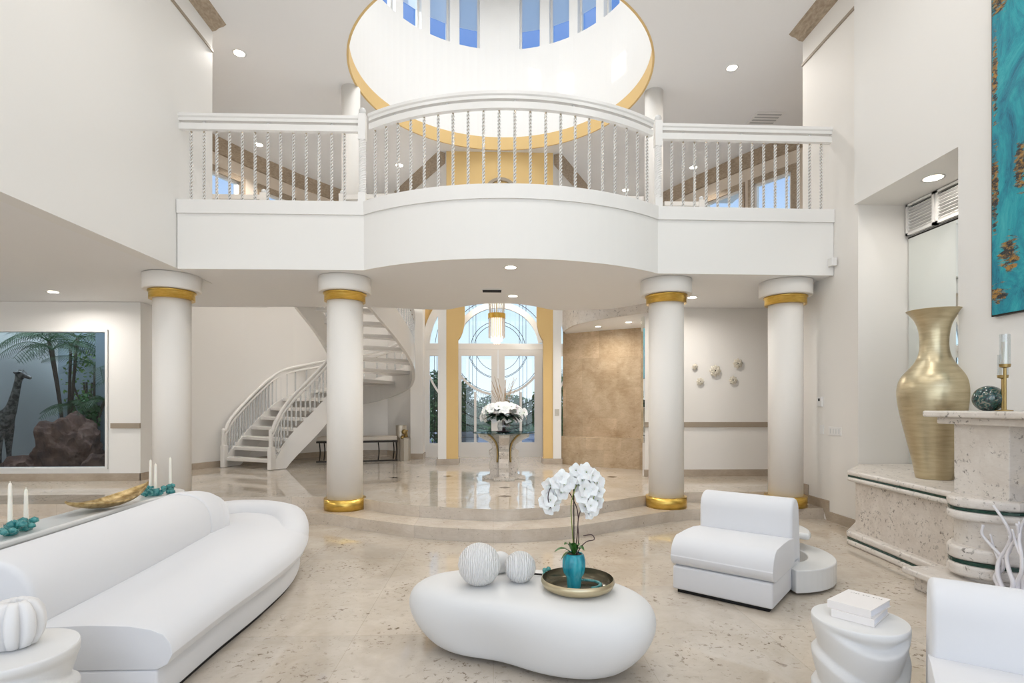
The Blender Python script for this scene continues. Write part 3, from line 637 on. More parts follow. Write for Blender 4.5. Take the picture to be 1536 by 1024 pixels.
def railing(P, nbal, t1):
    for dz, w, st_ in ((.74, .034, 0.0), (.64, .026, .30)):
        foot = P(st_); fz = lambda z: Vector((foot.x, foot.y, z)); zt = .28 + RISE * 1.0 + dz
        pts = list(cat([fz(.285), fz(.6), fz(zt - .34), fz(zt - .2), pz(P, st_ + .3, dz - .07), pz(P, st_ + .8, dz - .02)] + [pz(P, st_ + 1.5 + k, dz) for k in range(16) if st_ + 1.5 + k < t1] + [pz(P, t1, dz)], 8))
        b = nb(); tube(b, pts, w, 8); ob('handrail' if dz > .7 else 'lower_rail', b, RAILW, st, smooth=True)
    for i in range(nbal):
        t = .9 + (t1 - 1.0) * i / (nbal - 1); v = pz(P, t, .10); place_bal(v.x, v.y, v.z, BM3, st)
BM3 = bal_mesh(.53, core=False)
railing(outer, 52, 17.2); railing(inner, 36, 17.2)
for P in (outer, inner):
    v = P(0); w_ = P(.35); d = (w_ - v); a = math.atan2(d.y, d.x); b = nb(); m_ = (v + w_) / 2; box(b, -.075, .075, -.04, .04, .285, .72, Matrix.Translation((m_.x, m_.y, 0)) @ Matrix.Rotation(a, 4, 'Z')); ob('newel_post', b, RAILW, st, bevel=.01)

# ================================================================ LOW SEATING
def smoothstep(t): t = max(0, min(1, t)); return t * t * (3 - 2 * t)
def rbox(bm, hx, hy, z0, z1, p=4, seg=48, vseg=14, fn=None):
    """superellipse block: plan superellipse hx x hy, rounded vertical profile."""
    rings = []
    for j in range(vseg + 1):
        ph = -PI / 2 + PI * j / vseg; cz = math.copysign(abs(math.sin(ph)) ** (2 / p), math.sin(ph)); cr = max(.0001, abs(math.cos(ph))) ** (2 / p)
        ring = []
        for i in range(seg):
            a = 2 * PI * i / seg; x = math.copysign(abs(math.cos(a)) ** (2 / p), math.cos(a)) * hx * cr; y = math.copysign(abs(math.sin(a)) ** (2 / p), math.sin(a)) * hy * cr
            v = Vector((x, y, (z0 + z1) / 2 + (z1 - z0) / 2 * cz))
            if fn: v = fn(v)
            ring.append(bm.verts.new(v))
        rings.append(ring)
    for p_, q in zip(rings, rings[1:]):
        for i in range(seg): bm.faces.new((p_[i], p_[(i + 1) % seg], q[(i + 1) % seg], q[i]))
    bm.faces.new(rings[0][::-1]); bm.faces.new(rings[-1])
# --- slipper chair, built facing -Y, centred on its seat; width 0.78, depth 0.95
def yz_prism(bm, pts, x0, x1):
    a = [bm.verts.new((x0, y, z)) for y, z in pts]; c_ = [bm.verts.new((x1, y, z)) for y, z in pts]; n = len(pts)
    bm.faces.new(a); bm.faces.new(c_[::-1])
    for i in range(n): bm.faces.new((a[i], a[(i + 1) % n], c_[(i + 1) % n], c_[i]))
def arcp(cy, cz, r, a0, a1, n=8): return [(cy + r * math.cos(math.radians(a0 + (a1 - a0) * i / n)), cz + r * math.sin(math.radians(a0 + (a1 - a0) * i / n))) for i in range(n + 1)]
def make_chair(label):
    t = thing('slipper_chair', (0, 0, 0), label, 'chair', 'armless white slipper chairs')
    hw = .375
    b = nb(); yz_prism(b, [(-.40, .03), (.42, .03), (.42, .215), (-.40, .215)], -hw, hw); ob('base', b, FAB, t, bevel=.015, seg=3)
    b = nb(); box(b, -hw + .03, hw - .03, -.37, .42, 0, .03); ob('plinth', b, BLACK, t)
    cush = arcp(-.34, .30, .085, 270, 180, 6) + arcp(-.27, .30, .15, 178, 105, 8) + [(-.1, .452), (.05, .45), (.22, .43), (.24, .215)]
    b = nb(); yz_prism(b, cush, -hw - .008, hw + .008); ob('seat', b, FAB, t, bevel=.05, seg=5, smooth=False)
    back = [(.20, .225), (.185, .40), (.19, .60)] + arcp(.31, .62, .12, 180, 20, 10) + [(.45, .50), (.475, .30), (.48, .05), (.43, .03), (.425, .22)]
    b = nb(); yz_prism(b, back, -hw + .0, hw); ob('backrest', b, FAB, t, bevel=.075, seg=6)
    for c in t.children:
        for p in c.data.polygons: p.use_smooth = True
    return t
ch = make_chair('white armless slipper chair standing in front of the round shelf table by the steps')
nrm = Vector((.66, .75, 0)).normalized(); rz = math.atan2(-nrm.x, nrm.y)   # rotate local +Y onto nrm
mid = Vector((1.725, 4.11, 0)); ch.rotation_euler.z = rz; ch.location = mid + nrm * .40
nr2 = Vector((.58, .81, 0)).normalized(); w2 = Vector((.81, -.58, 0))
tl = Vector((1.93, 2.36, 0)); loc2 = tl + w2 * .375 - nr2 * .31
dup(ch, loc2, math.atan2(-nr2.x, nr2.y), 'white slipper chair cut off by the right edge, beside the stool with books')
# --- long sofa on the left with wrap-round end
sofa = thing('curved_sofa', (-2.2, 3.9, 0), 'long low white sofa with a roll back and a rounded chaise end', 'sofa')
fr = [(-1.62, 2.74), (-1.62, 3.3), (-1.60, 3.9), (-1.62, 4.5), (-1.72, 5.0), (-1.88, 5.42), (-2.12, 5.72), (-2.45, 5.88), (-2.8, 5.80), (-3.0, 5.5)]
frs = [tuple(v[:2]) for v in cat(fr, 7)]
def offset(P, d):
    out = []
    for i, p in enumerate(P):
        a, c_ = Vector(P[max(0, i - 1)]), Vector(P[min(len(P) - 1, i + 1)]); t = (c_ - a).normalized(); n = Vector((-t.y, t.x)); out.append(tuple(Vector(p) + n * d))
    return out
backline = [(-2.90, 5.2), (-2.84, 4.6), (-2.78, 3.6), (-2.72, 2.74)]
b = nb(); prism(b, offset(frs, .03) + backline, .035, .20); ob('base', b, FAB, sofa, bevel=.012, seg=2)
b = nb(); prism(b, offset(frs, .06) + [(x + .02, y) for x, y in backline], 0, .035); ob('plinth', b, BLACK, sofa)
# seat cushion: sweep of a rounded front section along the front line, filled inward
b = nb(); rings = []
for i, (x, y) in enumerate(frs):
    a, c_ = Vector(frs[max(0, i - 1)]), Vector(frs[min(len(frs) - 1, i + 1)]); t = (c_ - a).normalized(); n = Vector((-t.y, t.x))
    w_ = .72 if y < 5 and i < 40 else .5
    prof = [(.03, .205), (-.02, .23), (-.045, .28), (-.035, .33), (.0, .375), (.06, .40), (.16, .418), (.35, .425)]
    ring = [b.verts.new((x + n.x * d, y + n.y * d, z)) for d, z in prof]
    # inner boundary towards the back line
    f = i / (len(frs) - 1); bx_ = Vector((-2.50, 2.74)).lerp(Vector((-2.62, 5.05)), min(1, f * 1.75))
    if y < 2.75: bx_.y = 2.74
    ring.append(b.verts.new((bx_.x, max(bx_.y, 2.74), .41))); ring.append(b.verts.new((bx_.x, max(bx_.y, 2.74), .205))); rings.append(ring)
for p, q in zip(rings, rings[1:]):
    for k in range(len(p)): b.faces.new((p[k], p[(k + 1) % len(p)], q[(k + 1) % len(p)], q[k]))
b.faces.new(rings[0][::-1]); b.faces.new(rings[-1]); bmesh.ops.remove_doubles(b, verts=b.verts, dist=.001)
ob('seat', b, FAB, sofa, smooth=False, bevel=.02, seg=3)
for p in sofa.children[-1].data.polygons: p.use_smooth = True
def roll(path, r, squash=1.0, cap=.35, seg=24, flat=0):
    b = nb(); P = [Vector(p) for p in path]; n = len(P); rings = []
    for i, p in enumerate(P):
        t = (P[min(i + 1, n - 1)] - P[max(i - 1, 0)]); t.z = 0; t.normalize(); l = Vector((-t.y, t.x, 0)); rr = r(i / (n - 1)) if callable(r) else r
        rings.append([b.verts.new(p + l * rr * math.copysign(abs(math.cos(a)) ** .85, math.cos(a)) + Vector((0, 0, rr * squash * math.copysign(abs(math.sin(a)) ** .85, math.sin(a))))) for a in [2 * PI * k / seg for k in range(seg)]])
    for p, q in zip(rings, rings[1:]):
        for k in range(seg): b.faces.new((p[k], p[(k + 1) % seg], q[(k + 1) % seg], q[k]))
    b.faces.new(rings[0][::-1]); b.faces.new(rings[-1]); return b
bk = cat([(-2.50, 2.74, .475), (-2.53, 3.3, .475), (-2.575, 3.9, .475), (-2.63, 4.45, .475), (-2.66, 4.72, .475)], 6)
b = roll(bk, .262, 1.04); ob('back_roll', b, FAB, sofa, bevel=.03, seg=3)
b = roll(cat([(-2.665, 4.735, .475), (-2.66, 4.90, .47), (-2.62, 5.05, .46), (-2.55, 5.16, .44)], 5), lambda s: .27 * (1 - .25 * s ** 3), 1.04); ob('back_roll_end', b, FAB, sofa, bevel=.07, seg=4)
en = cat([(-2.62, 5.30, .36), (-2.78, 5.52, .37), (-2.62, 5.72, .37), (-2.35, 5.72, .365), (-2.08, 5.56, .355), (-1.93, 5.32, .34), (-1.83, 5.05, .31), (-1.77, 4.8, .27)], 6)
b = roll(en[4:], lambda s: .155 * (1 - .45 * max(0, s - .55)), 1.0); ob('end_bolster', b, FAB, sofa, bevel=.04, seg=3)
for c in sofa.children:
    for p in c.data.polygons: p.use_smooth = True
# --- console table behind sofa
con = thing('console_table', (-3.0, 3.9, 0), 'narrow white console with rounded end behind the sofa back', 'table')
co = [(-2.85, 2.2), (-2.89, 3.4), (-2.95, 4.4), (-2.95, 4.8), (-2.90, 5.05), (-2.92, 5.28), (-3.05, 5.42), (-3.24, 5.38), (-3.36, 5.15), (-3.33, 4.85), (-3.24, 4.4), (-3.2, 3.4), (-3.18, 2.2)]
cos_ = [tuple(v[:2]) for v in cat(co, 5)]
b = nb(); prism(b, cos_, .655, .695); ob('top', b, GLOSSW, con, bevel=.012)
b = nb(); prism(b, [(-2.95, 2.3), (-2.99, 4.6), (-3.2, 4.6), (-3.1, 2.3)], 0, .655); prism(b, [(-2.98, 4.8), (-2.98, 5.15), (-3.15, 5.2), (-3.18, 4.85)], 0, .655); ob('base', b, GLOSSW, con)
# --- pebble coffee table
ct = thing('coffee_table', (.2, 3.32, 0), 'large white pebble-shaped coffee table in the middle of the floor', 'table')
ca, sa = math.cos(math.radians(-22)), math.sin(math.radians(-22))
def peb(v):
    x, y, z = v; h = (z - .02) / .40
    k = .80 + .20 * math.sin(min(1, max(0, h)) * PI * .62) ** .8 if h < .8 else 1.0
    x *= k; y *= k; y += .06 * math.cos(x * 2.6) - .03; y *= 1 + .10 * (x / .78)
    if y < 0: y += .05 * math.exp(-((x + .05) / .28) ** 2) * (1 - h * .6)
    return Vector((.205 + x * ca - y * sa, 3.30 + x * sa + y * ca, z))
b = nb(); rings = []; SG = 80
prof = [(.0, .03), (.50, .022), (.74, .025), (.80, .045), (.87, .09), (.94, .15), (.985, .215), (1.0, .27), (.985, .325), (.945, .365), (.88, .392), (.80, .405), (.6, .412), (.3, .414), (.0, .415)]
for k, z in prof:
    ring = []
    for i in range(SG):
        a = 2 * PI * i / SG; c_, s_ = math.cos(a), math.sin(a)
        x = math.copysign(abs(c_) ** .86, c_) * .765; y = math.copysign(abs(s_) ** .86, s_) * .40
        y *= 1 + .14 * (x / .765); y += .035 * math.cos(x * 3.2)
        if s_ < 0: y += .055 * math.exp(-((x + .12) / .25) ** 2) * (1 - smoothstep((z - .1) / .3))
        kk = max(k, .002); x, y = x * kk, y * kk
        ring.append(b.verts.new((.205 + x * ca - y * sa, 3.31 + x * sa + y * ca, z)))
    rings.append(ring)
for p, q in zip(rings, rings[1:]):
    for i in range(SG): b.faces.new((p[i], p[(i + 1) % SG], q[(i + 1) % SG], q[i]))
b.faces.new(rings[0][::-1]); b.faces.new(rings[-1]); ob('top', b, PLAST, ct, smooth=True, sub=1)
b = nb(); lathe(b, [(.16, 0), (.16, .03)], (.0, 3.42, 0), 32); lathe(b, [(.16, 0), (.16, .03)], (.50, 3.24, 0), 32); ob('base', b, BLACK, ct)
# carved balls
for nm, (x, y, z), r, lab in (('decor_ball', (-.085, 3.33, .413), .128, 'largest carved white ball on the coffee table'), ('decor_ball', (.165, 3.37, .413), .096, 'medium carved white ball, rightmost of the three on the coffee table'), ('decor_ball', (.045, 3.56, .413), .07, 'smallest white ball, peeking out behind the other two')):
    b = nb(); vs = ball(b, (0, 0, r * .955), r, 5)
    for v in b.verts:
        if v.co.z < 0: v.co.z = 0
        a = math.atan2(v.co.y, v.co.x); h = v.co.z / r
        k = 1 + .012 * math.sin(a * 22 + 5 * math.sin(h * 3.1 + a * 2)); v.co.x *= k; v.co.y *= k
    o = ob(nm, b, CARVE if r > .08 else PLAST, smooth=True); o.location = (x, y, z); tag(o, lab, 'decor ball', 'white balls on the coffee table', 'thing')
# tray, vase, orchid
TR = Vector((.500, 3.23, .414))
tr = thing('round_tray', TR, 'round bronze tray with raised gold rim under the orchid', 'tray')
b = nb(); lathe(b, [(.14, 0), (.175, .004), (.205, .02), (.217, .045), (.214, .062), (.208, .068)], TR, 64, cap=False); b.faces.new([v for v in b.verts[:64]][::-1]) if False else None; ob('rim', b, CHAMP, tr, smooth=True)
b = nb(); lathe(b, [(.0005, .007), (.15, .008), (.185, .018), (.203, .04), (.208, .068)], TR, 64, cap=False); ob('bowl', b, mat('dark_bronze_lacquer', (.10, .085, .05), .22, .6), tr, smooth=True)
VP = TR + Vector((-.02, .01, .008))
v_ = thing('flower_vase', VP, 'small teal ribbed ceramic vase standing in the bronze tray', 'vase')
b = nb(); lathe(b, [(.040, 0), (.043, .03), (.046, .06), (.060, .085), (.067, .12), (.066, .16), (.058, .19), (.050, .20), (.045, .197)], VP, 72, lambda a, z: 1 + (.035 * math.cos(a * 12) if .06 < z < .195 else .0), cap=False); lathe(b, [(.040, 0.0), (.0005, 0)], VP, 72, cap=False); ob('body', b, TEALV, v_, smooth=True)
b = nb(); lathe(b, [(.0005, .192), (.046, .19)], VP, 24, cap=False); ob('soil', b, BALE, v_)
def petal(bm, c, ax, up, L, w, cupd=.15, mi=0):
    ax = ax.normalized(); side = ax.cross(up).normalized(); nrm_ = side.cross(ax); rows = []
    for i in range(5):
        t = i / 4; ww = w * math.sin(PI * (.12 + .83 * t)) ** .8; p = c + ax * L * t + nrm_ * (cupd * L * math.sin(t * PI * .9) * .6)
        rows.append([bm.verts.new(p - side * ww * .5 + nrm_ * .12 * ww), bm.verts.new(p), bm.verts.new(p + side * ww * .5 + nrm_ * .12 * ww)])
    for p_, q in zip(rows, rows[1:]):
        for k in range(2): f = bm.faces.new((p_[k], p_[k + 1], q[k + 1], q[k])); f.material_index = mi; f.smooth = True
def bloom_mesh(name, size, n=5, ym=True, seed=1):
    rnd = random.Random(seed); b = nb()
    for i in range(n):
        a = 2 * PI * i / n + .3; d = Vector((math.cos(a), math.sin(a), .18)); petal(b, Vector((0, 0, 0)), d, Vector((0, 0, 1)), size * (.9 + .2 * rnd.random()), size * 1.08, .22)
    for i in range(3):
        a = 2 * PI * i / 3; petal(b, Vector((0, 0, .002)), Vector((math.cos(a) * .5, math.sin(a) * .5, .8)), Vector((math.cos(a), math.sin(a), .3)), size * .32, size * .28, .1)
    nf = len(b.faces)
    bmesh.ops.create_icosphere(b, subdivisions=1, radius=size * .10, matrix=Matrix.Translation((0, 0, size * .06)))
    b.faces.ensure_lookup_table()
    for f in b.faces[nf:]: f.material_index = 1
    me = bpy.data.meshes.new(name); b.to_mesh(me); b.free(); me.materials.append(PETAL); me.materials.append(STEMG); return me
def put(name, me, loc, d, parent, sc__=1, roll_=None):
    o = bpy.data.objects.new(name, me); link(o); q = Vector(d).to_track_quat('Z', 'Y'); o.location = loc; o.rotation_mode = 'XYZ'
    e_ = q.to_euler(); o.rotation_euler = e_; o.scale = (sc__,) * 3; par(o, parent); return o
orc = thing('orchid', VP + Vector((0, 0, .195)), 'tall white orchid with arching flower sprays in the teal vase', 'flower')
ORC = VP + Vector((0, 0, .19))
BL = [bloom_mesh('orchid_bloom', .048, 5, seed=s) for s in range(3)]
def pxy(u, v, dy=0):
    Y = VP.y + dy; r = (u - 768) / F; k = Y / (math.cos(YAW) - r * math.sin(YAW)); zc = k
    return Vector(((r * math.cos(YAW) + math.sin(YAW)) * zc, Y, 1.5 - (v - 608) / F * zc))
sp1 = cat([pxy(862, 838), pxy(858, 790, .0), pxy(857, 755, -.02), pxy(864, 730, -.02), pxy(875, 712, -.02), pxy(888, 716, -.03), pxy(893, 735, -.04), pxy(886, 760, -.05)], 6)
sp2 = cat([pxy(861, 838), pxy(866, 800, .01), pxy(866, 765, .02), pxy(852, 735, .0), pxy(842, 722, -.01), pxy(828, 728, -.02), pxy(822, 745, -.03), pxy(826, 762, -.04)], 6)
sp3 = cat([pxy(863, 838), pxy(868, 810, .0), pxy(867, 782), pxy(874, 755, -.01), pxy(882, 735, -.02), pxy(881, 720, -.03)], 6)
sp4 = cat([pxy(864, 836), pxy(870, 822, .0), pxy(880, 812), pxy(891, 809), pxy(888, 802), pxy(875, 803)], 6)
for sp, m_ in ((sp1, STEMG), (sp2, STEM), (sp3, STEM), (sp4, STEM)):
    b = nb(); tube(b, sp, .0030, 6); ob('stem', b, m_, orc, smooth=True)
b = nb(); tube(b, [pxy(861, 838), pxy(860.5, 722)], .0036, 6); ob('support_stake', b, DARK, orc)
rnd = random.Random(3)
cl = [(835, 722), (826, 728), (843, 716), (830, 738), (821, 741), (818, 752), (826, 750), (836, 733), (846, 726), (824, 762), (834, 745), (853, 722), (841, 738), (831, 758),
      (872, 709), (862, 716), (880, 708), (889, 713), (873, 720), (884, 722), (895, 724), (899, 737), (888, 734), (876, 733), (868, 727), (892, 746), (883, 748), (873, 745), (897, 751), (886, 758), (878, 759), (890, 765), (882, 768), (864, 705)]
for i, (u, v) in enumerate(cl):
    p = pxy(u, v, -.05 + .07 * rnd.random()); d = (rnd.uniform(-.7, .7), -1, rnd.uniform(-.3, .45)); put('blossom', BL[i % 3], p, d, orc, rnd.uniform(.85, 1.15))
def leafblade(bm, base, tip, w, droop=.02, seg=7):
    base, tip = Vector(base), Vector(tip); ax = tip - base; side = ax.cross(Vector((0, 0, 1))).normalized(); rows = []
    for i in range(seg + 1):
        t = i / seg; p = base + ax * t + Vector((0, 0, droop * math.sin(PI * t))); ww = w * (math.sin(PI * min(1, .08 + t * .92)) ** .7)
        rows.append([bm.verts.new(p - side * ww + Vector((0, 0, ww * .35))), bm.verts.new(p), bm.verts.new(p + side * ww + Vector((0, 0, ww * .35)))])
    for p_, q in zip(rows, rows[1:]):
        for k in range(2): f = bm.faces.new((p_[k], p_[k + 1], q[k + 1], q[k])); f.smooth = True
for tp, w_ in (((831, 828), .020), ((846, 817), .026), ((877, 826), .032), ((856, 815), .024), ((841, 840), .012), ((869, 818), .028)):
    b = nb(); leafblade(b, ORC + Vector((0, 0, -.005)), pxy(*tp, -.03), w_, .03); ob('leaf', b, LEAF, orc, fix=False)
# glass flower stick lying behind the tray
gs = thing('glass_flower_pick', (.34, 3.50, .414), 'teal glass flower on a dark stick lying behind the tray', 'ornament')
b = nb(); tube(b, [(.22, 3.50, .425), (.31, 3.47, .425)], .006, 8); ob('stick', b, DARK, gs)
b = nb(); 
for k in range(5): ball(b, (.345 + .022 * math.cos(k * 1.26), 3.47 + .01 * math.sin(k * 1.26), .440 + .018 * math.sin(k * 1.26)), .016, 2)
ob('flower', b, TEAL, gs, smooth=True)
gr_ = nb(); 
for k in range(28):
    a = .2 + k * .135; ball(gr_, (TR.x + .045 + .09 * math.cos(a - 1.4), TR.y - .0 + .075 * math.sin(a - 1.4), TR.z + .026), .013, 1, (1, 1, .7))
o = ob('glass_bead_strand', gr_, TEAL, smooth=True); tag(o, 'curl of teal glass beads lying inside the bronze tray', 'beads', None, 'thing')

# --- drum stools with wave relief
def stool(x, y, h, r, label, seed):
    b = nb()
    N, M = 96, 60; rings = []
    for j in range(M + 1):
        z = h * j / M; ring = []
        for i in range(N):
            a = 2 * PI * i / N; ph = z / h * 2.9 - .48 * math.sin(a + seed) - .22 * math.sin(2 * a + seed * 2); s_ = ph % 1.0; sh = (1 - s_ / .84) ** 1.5 if s_ < .84 else (s_ - .84) / .16; tp = z / h
            k = 1 - .15 * sh * (1 - smoothstep((tp - .86) / .10))
            k *= .97 if j == 0 else (1 if j < M else .985)
            ring.append(b.verts.new((r * k * math.cos(a), r * k * math.sin(a), z)))
        rings.append(ring)
    for p, q in zip(rings, rings[1:]):
        for i in range(N): b.faces.new((p[i], p[(i + 1) % N], q[(i + 1) % N], q[i]))
    b.faces.new(rings[0][::-1]); b.faces.new(rings[-1])
    o = ob('drum_stool', b, PLAST, smooth=True); 
    for p in o.data.polygons:
        if len(p.vertices) > 4: p.use_smooth = False
    o.location = (x, y, 0); return tag(o, label, 'stool', 'white drum stools', 'thing')
stool(1.765, 2.58, .475, .205, 'white carved drum stool carrying two books', .6)
stool(-1.99, 2.33, .49, .225, 'white carved drum stool at the left front, under the ribbed vase', 2.2)
# ribbed pumpkin vase
b = nb(); R0 = .105
lathe(b, [(.045, 0), (.075, .012), (.098, .055), (.105, .10), (.098, .145), (.075, .182), (.050, .196), (.026, .192), (.020, .15)], (0, 0, 0), 162, lambda a, z: 1 - .26 * (1 - abs(math.sin(a * 4.5))) ** 1.7 * (1 if .01 < z < .19 else .8), cap=False)
o = ob('ribbed_vase', b, CERW, None, smooth=True); o.location = (-2.0, 2.36, .49); tag(o, 'white deeply ribbed gourd vase on the left drum stool', 'vase', None, 'thing')
# books
BK = mat('white_book_cloth', (.84, .80, .77), .5); PG = mat('book_pages', (.80, .80, .84), .7)
def book(x, y, z, L, w_, h, rzz, label, text=False):
    t = thing('book', (x, y, z), label, 'book', 'white books on the drum stool')
    Mx = Matrix.Translation((x, y, z)) @ Matrix.Rotation(rzz, 4, 'Z')
    b = nb(); box(b, -L / 2, L / 2, -w_ / 2, w_ / 2, 0, .003, Mx); box(b, -L / 2, L / 2, -w_ / 2, w_ / 2, h - .003, h, Mx); box(b, -L / 2, -L / 2 + .004, -w_ / 2, w_ / 2, .003, h - .003, Mx); ob('cover', b, BK, t)
    b = nb(); box(b, -L / 2 + .004, L / 2 - .004, -w_ / 2 + .004, w_ / 2 - .004, .003, h - .003, Mx); ob('pages', b, PG, t)
    if text:
        b = nb(); rr = random.Random(5); Mt = Mx @ Matrix.Translation((L / 2 - .045, 0, 0)) @ Matrix.Rotation(-PI / 2, 4, 'Z')
        for i in range(13):
            xx = -.070 + i * .0112
            if i in (4, 8): continue
            if rr.random() < .5: box(b, xx, xx + .0016, 0, .009, h, h + .0003, Mt)
            box(b, xx, xx + .006, (.0075 if rr.random() < .5 else 0), (.009 if rr.random() < .5 else .0015) + .0005, h, h + .0003, Mt)
            box(b, xx + .005, xx + .0066, 0, .009, h, h + .0003, Mt)
        ob('title_lettering', b, mat('grey_print', (.25, .22, .2), .6), t)
book(1.790, 2.610, .476, .24, .18, .036, .70, 'lower white book of the pair on the right drum stool')
book(1.795, 2.625, .5125, .25, .19, .036, .62, 'upper white book of the pair, with small grey title lettering', True)

# --- curved shelf table behind the slipper chair
tb = thing('curved_side_table', (2.45, 5.0, 0), 'white curved two-tier table wrapped behind the slipper chair', 'table')
cc_ = Vector((2.40, 4.82)); ring_o, ring_i = [], []
for i in range(33):
    a = math.radians(-92 + 190 * i / 32); ring_o.append((cc_.x + .575 * math.cos(a), cc_.y + .6 * math.sin(a))); ring_i.append((cc_.x + .36 * math.cos(a), cc_.y + .385 * math.sin(a)))
b = nb(); prism(b, ring_o + ring_i[::-1], .02, .20); ob('plinth', b, GLOSSW, tb, bevel=.01)
pts = []
for i in range(33):
    a = math.radians(-44 + 180 * i / 32 + 0); pts.append((2.44 + .50 * math.cos(a), 5.10 + .50 * math.sin(a)))
b = nb(); prism(b, pts, .30, .36); ob('upper_shelf', b, GLOSSW, tb, bevel=.025, seg=3)
b = nb(); lathe(b, [(.16, .0), (.16, .30)], (2.62, 5.18, 0), 32); ob('post', b, DARK, tb)

# ================================================================ FIREPLACE SIDE
def ray(u, v):
    x = (u - 768) / F; return Vector((x * math.cos(YAW) + math.sin(YAW), math.cos(YAW) - x * math.sin(YAW), -(v - 608) / F))
def PZ(u, v, z): r = ray(u, v); k = (z - 1.5) / r.z; return Vector((r.x * k, r.y * k, z))
fp = thing('fireplace', (4.0, 4.3, 0), 'pale coral-stone fireplace with mantel, stepped ledges and green marble stripes', 'fireplace')
def ledge_plan(d): return [(3.86 - d, 5.78 + d), (3.80 - d, 5.1), (3.72 - d, 4.3)]
def stripe_rim(name, path, z0, z1, d, close):
    """rounded stone rim with a green inlay: path = open front outline, close = points behind."""
    h = z1 - z0
    for nm, a, c_, dd, m in ((name, z0, z0 + h * .40, d, CORAL), ('inlay_stripe', z0 + h * .40, z0 + h * .55, d - .012, GREEN), (name, z0 + h * .55, z1, d, CORAL)):
        b = nb(); prism(b, [(x, y) for x, y in offs(path, dd)] + close, a, c_); ob(nm, b, m, fp, bevel=.022 if m is CORAL else 0, seg=3)
def offs(path, d):
    out = []
    for i, p in enumerate(path):
        a, c_ = Vector(path[max(0, i - 1)]), Vector(path[min(len(path) - 1, i + 1)]); t = (c_ - a).normalized(); out.append((p[0] + (-t.y) * d * -1 * SG_, p[1] + t.x * d * -1 * SG_))
    return out
SG_ = 1
fl_ = [(3.86, 5.80), (3.82, 5.2), (3.74, 4.30)]
# travelling -Y: left of travel is +X, so positive offset with SG_=1 goes to -X
b = nb(); prism(b, [(3.90, 5.76), (3.86, 5.2), (3.78, 4.3), (4.33, 4.3), (4.33, 4.96), (4.99, 4.96), (4.99, 6.4), (4.37, 6.41)], .0, .72); ob('plinth_body', b, CORALP, fp)
cl_ = [(4.33, 4.28), (4.33, 4.96), (4.99, 4.96), (4.99, 6.4), (4.37, 6.41)]
stripe_rim('ledge', fl_, .685, .80, .03, cl_)
stripe_rim('base_rim', fl_, .0, .15, .035, cl_)
b = nb(); box(b, 3.44, 4.33, 1.4, 4.36, 0, .12); ob('hearth_base', b, CORALP, fp, bevel=.01)
b = nb(); box(b, 3.38, 4.33, 1.4, 4.42, .12, .172); ob('hearth_slab', b, CORAL, fp, bevel=.015, seg=3)
def bow(dx, y0, y1, xb, n=16): return [(xb - dx * math.sin(PI * i / n) ** .8, y1 + (y0 - y1) * i / n) for i in range(n + 1)]
for z0, z1, dx, m in ((.20, .425, .25, 1), (.625, .80, .25, 1)):
    h = z1 - z0
    for nm, a, c_, q, mm in (('bowed_ledge', z0, z0 + h * .42, dx, CORAL), ('inlay_stripe', z0 + h * .42, z0 + h * .54, dx - .015, GREEN), ('bowed_ledge', z0 + h * .54, z1, dx, CORAL)):
        b = nb(); prism(b, bow(q, 3.82, 4.38, 3.80) + [(4.3, 3.82), (4.3, 4.38)], a, c_); ob(nm, b, mm, fp, bevel=.03 if mm is CORAL else 0, seg=4)
b = nb(); prism(b, bow(.17, 3.84, 4.36, 3.80) + [(4.3, 3.84), (4.3, 4.36)], .17, .70); ob('bowed_pedestal', b, CORAL, fp)
for q in ((3.86, 4.34, .70), (1.5, 2.0, .17)): b = nb(); box(b, 3.76, 4.33, q[0], q[1], q[2], 1.36); ob('pilaster', b, CORAL, fp, bevel=.006)
b = nb(); box(b, 3.90, 4.33, 2.0, 3.86, .96, 1.36); ob('lintel', b, CORAL, fp)
b = nb(); box(b, 3.62, 4.33, 1.3, 4.50, 1.405, 1.457); ob('mantel_shelf', b, CORAL, fp, bevel=.015, seg=3)
b = nb(); box(b, 3.69, 4.33, 1.4, 4.43, 1.35, 1.405); ob('mantel_moulding', b, CORAL, fp, bevel=.01)
b = nb(); box(b, 3.88, 4.0, 2.0, 3.86, .925, .96); box(b, 3.90, 3.94, 2.0, 2.04, .17, .93); ob('brass_frame', b, BRASS, fp)
b = nb(); box(b, 3.96, 4.0, 2.0, 3.86, .17, .93); ob('firebox_panel', b, mat('grey_firebox_panel', (.36, .34, .38), .5), fp)
t = tag(ob('wall_mirror', (lambda b: (box(b, 4.984, 4.998, 4.955, 6.40, .80, 3.50), b)[1])(nb()), MIRROR), 'tall mirror lining the niche behind the big metallic vase', 'mirror', None, 'thing')
b = nb(); box(b, 4.98, 4.999, 4.955, 6.40, 3.50, 3.515); ob('top_edge', b, DARK, t, fix=True)
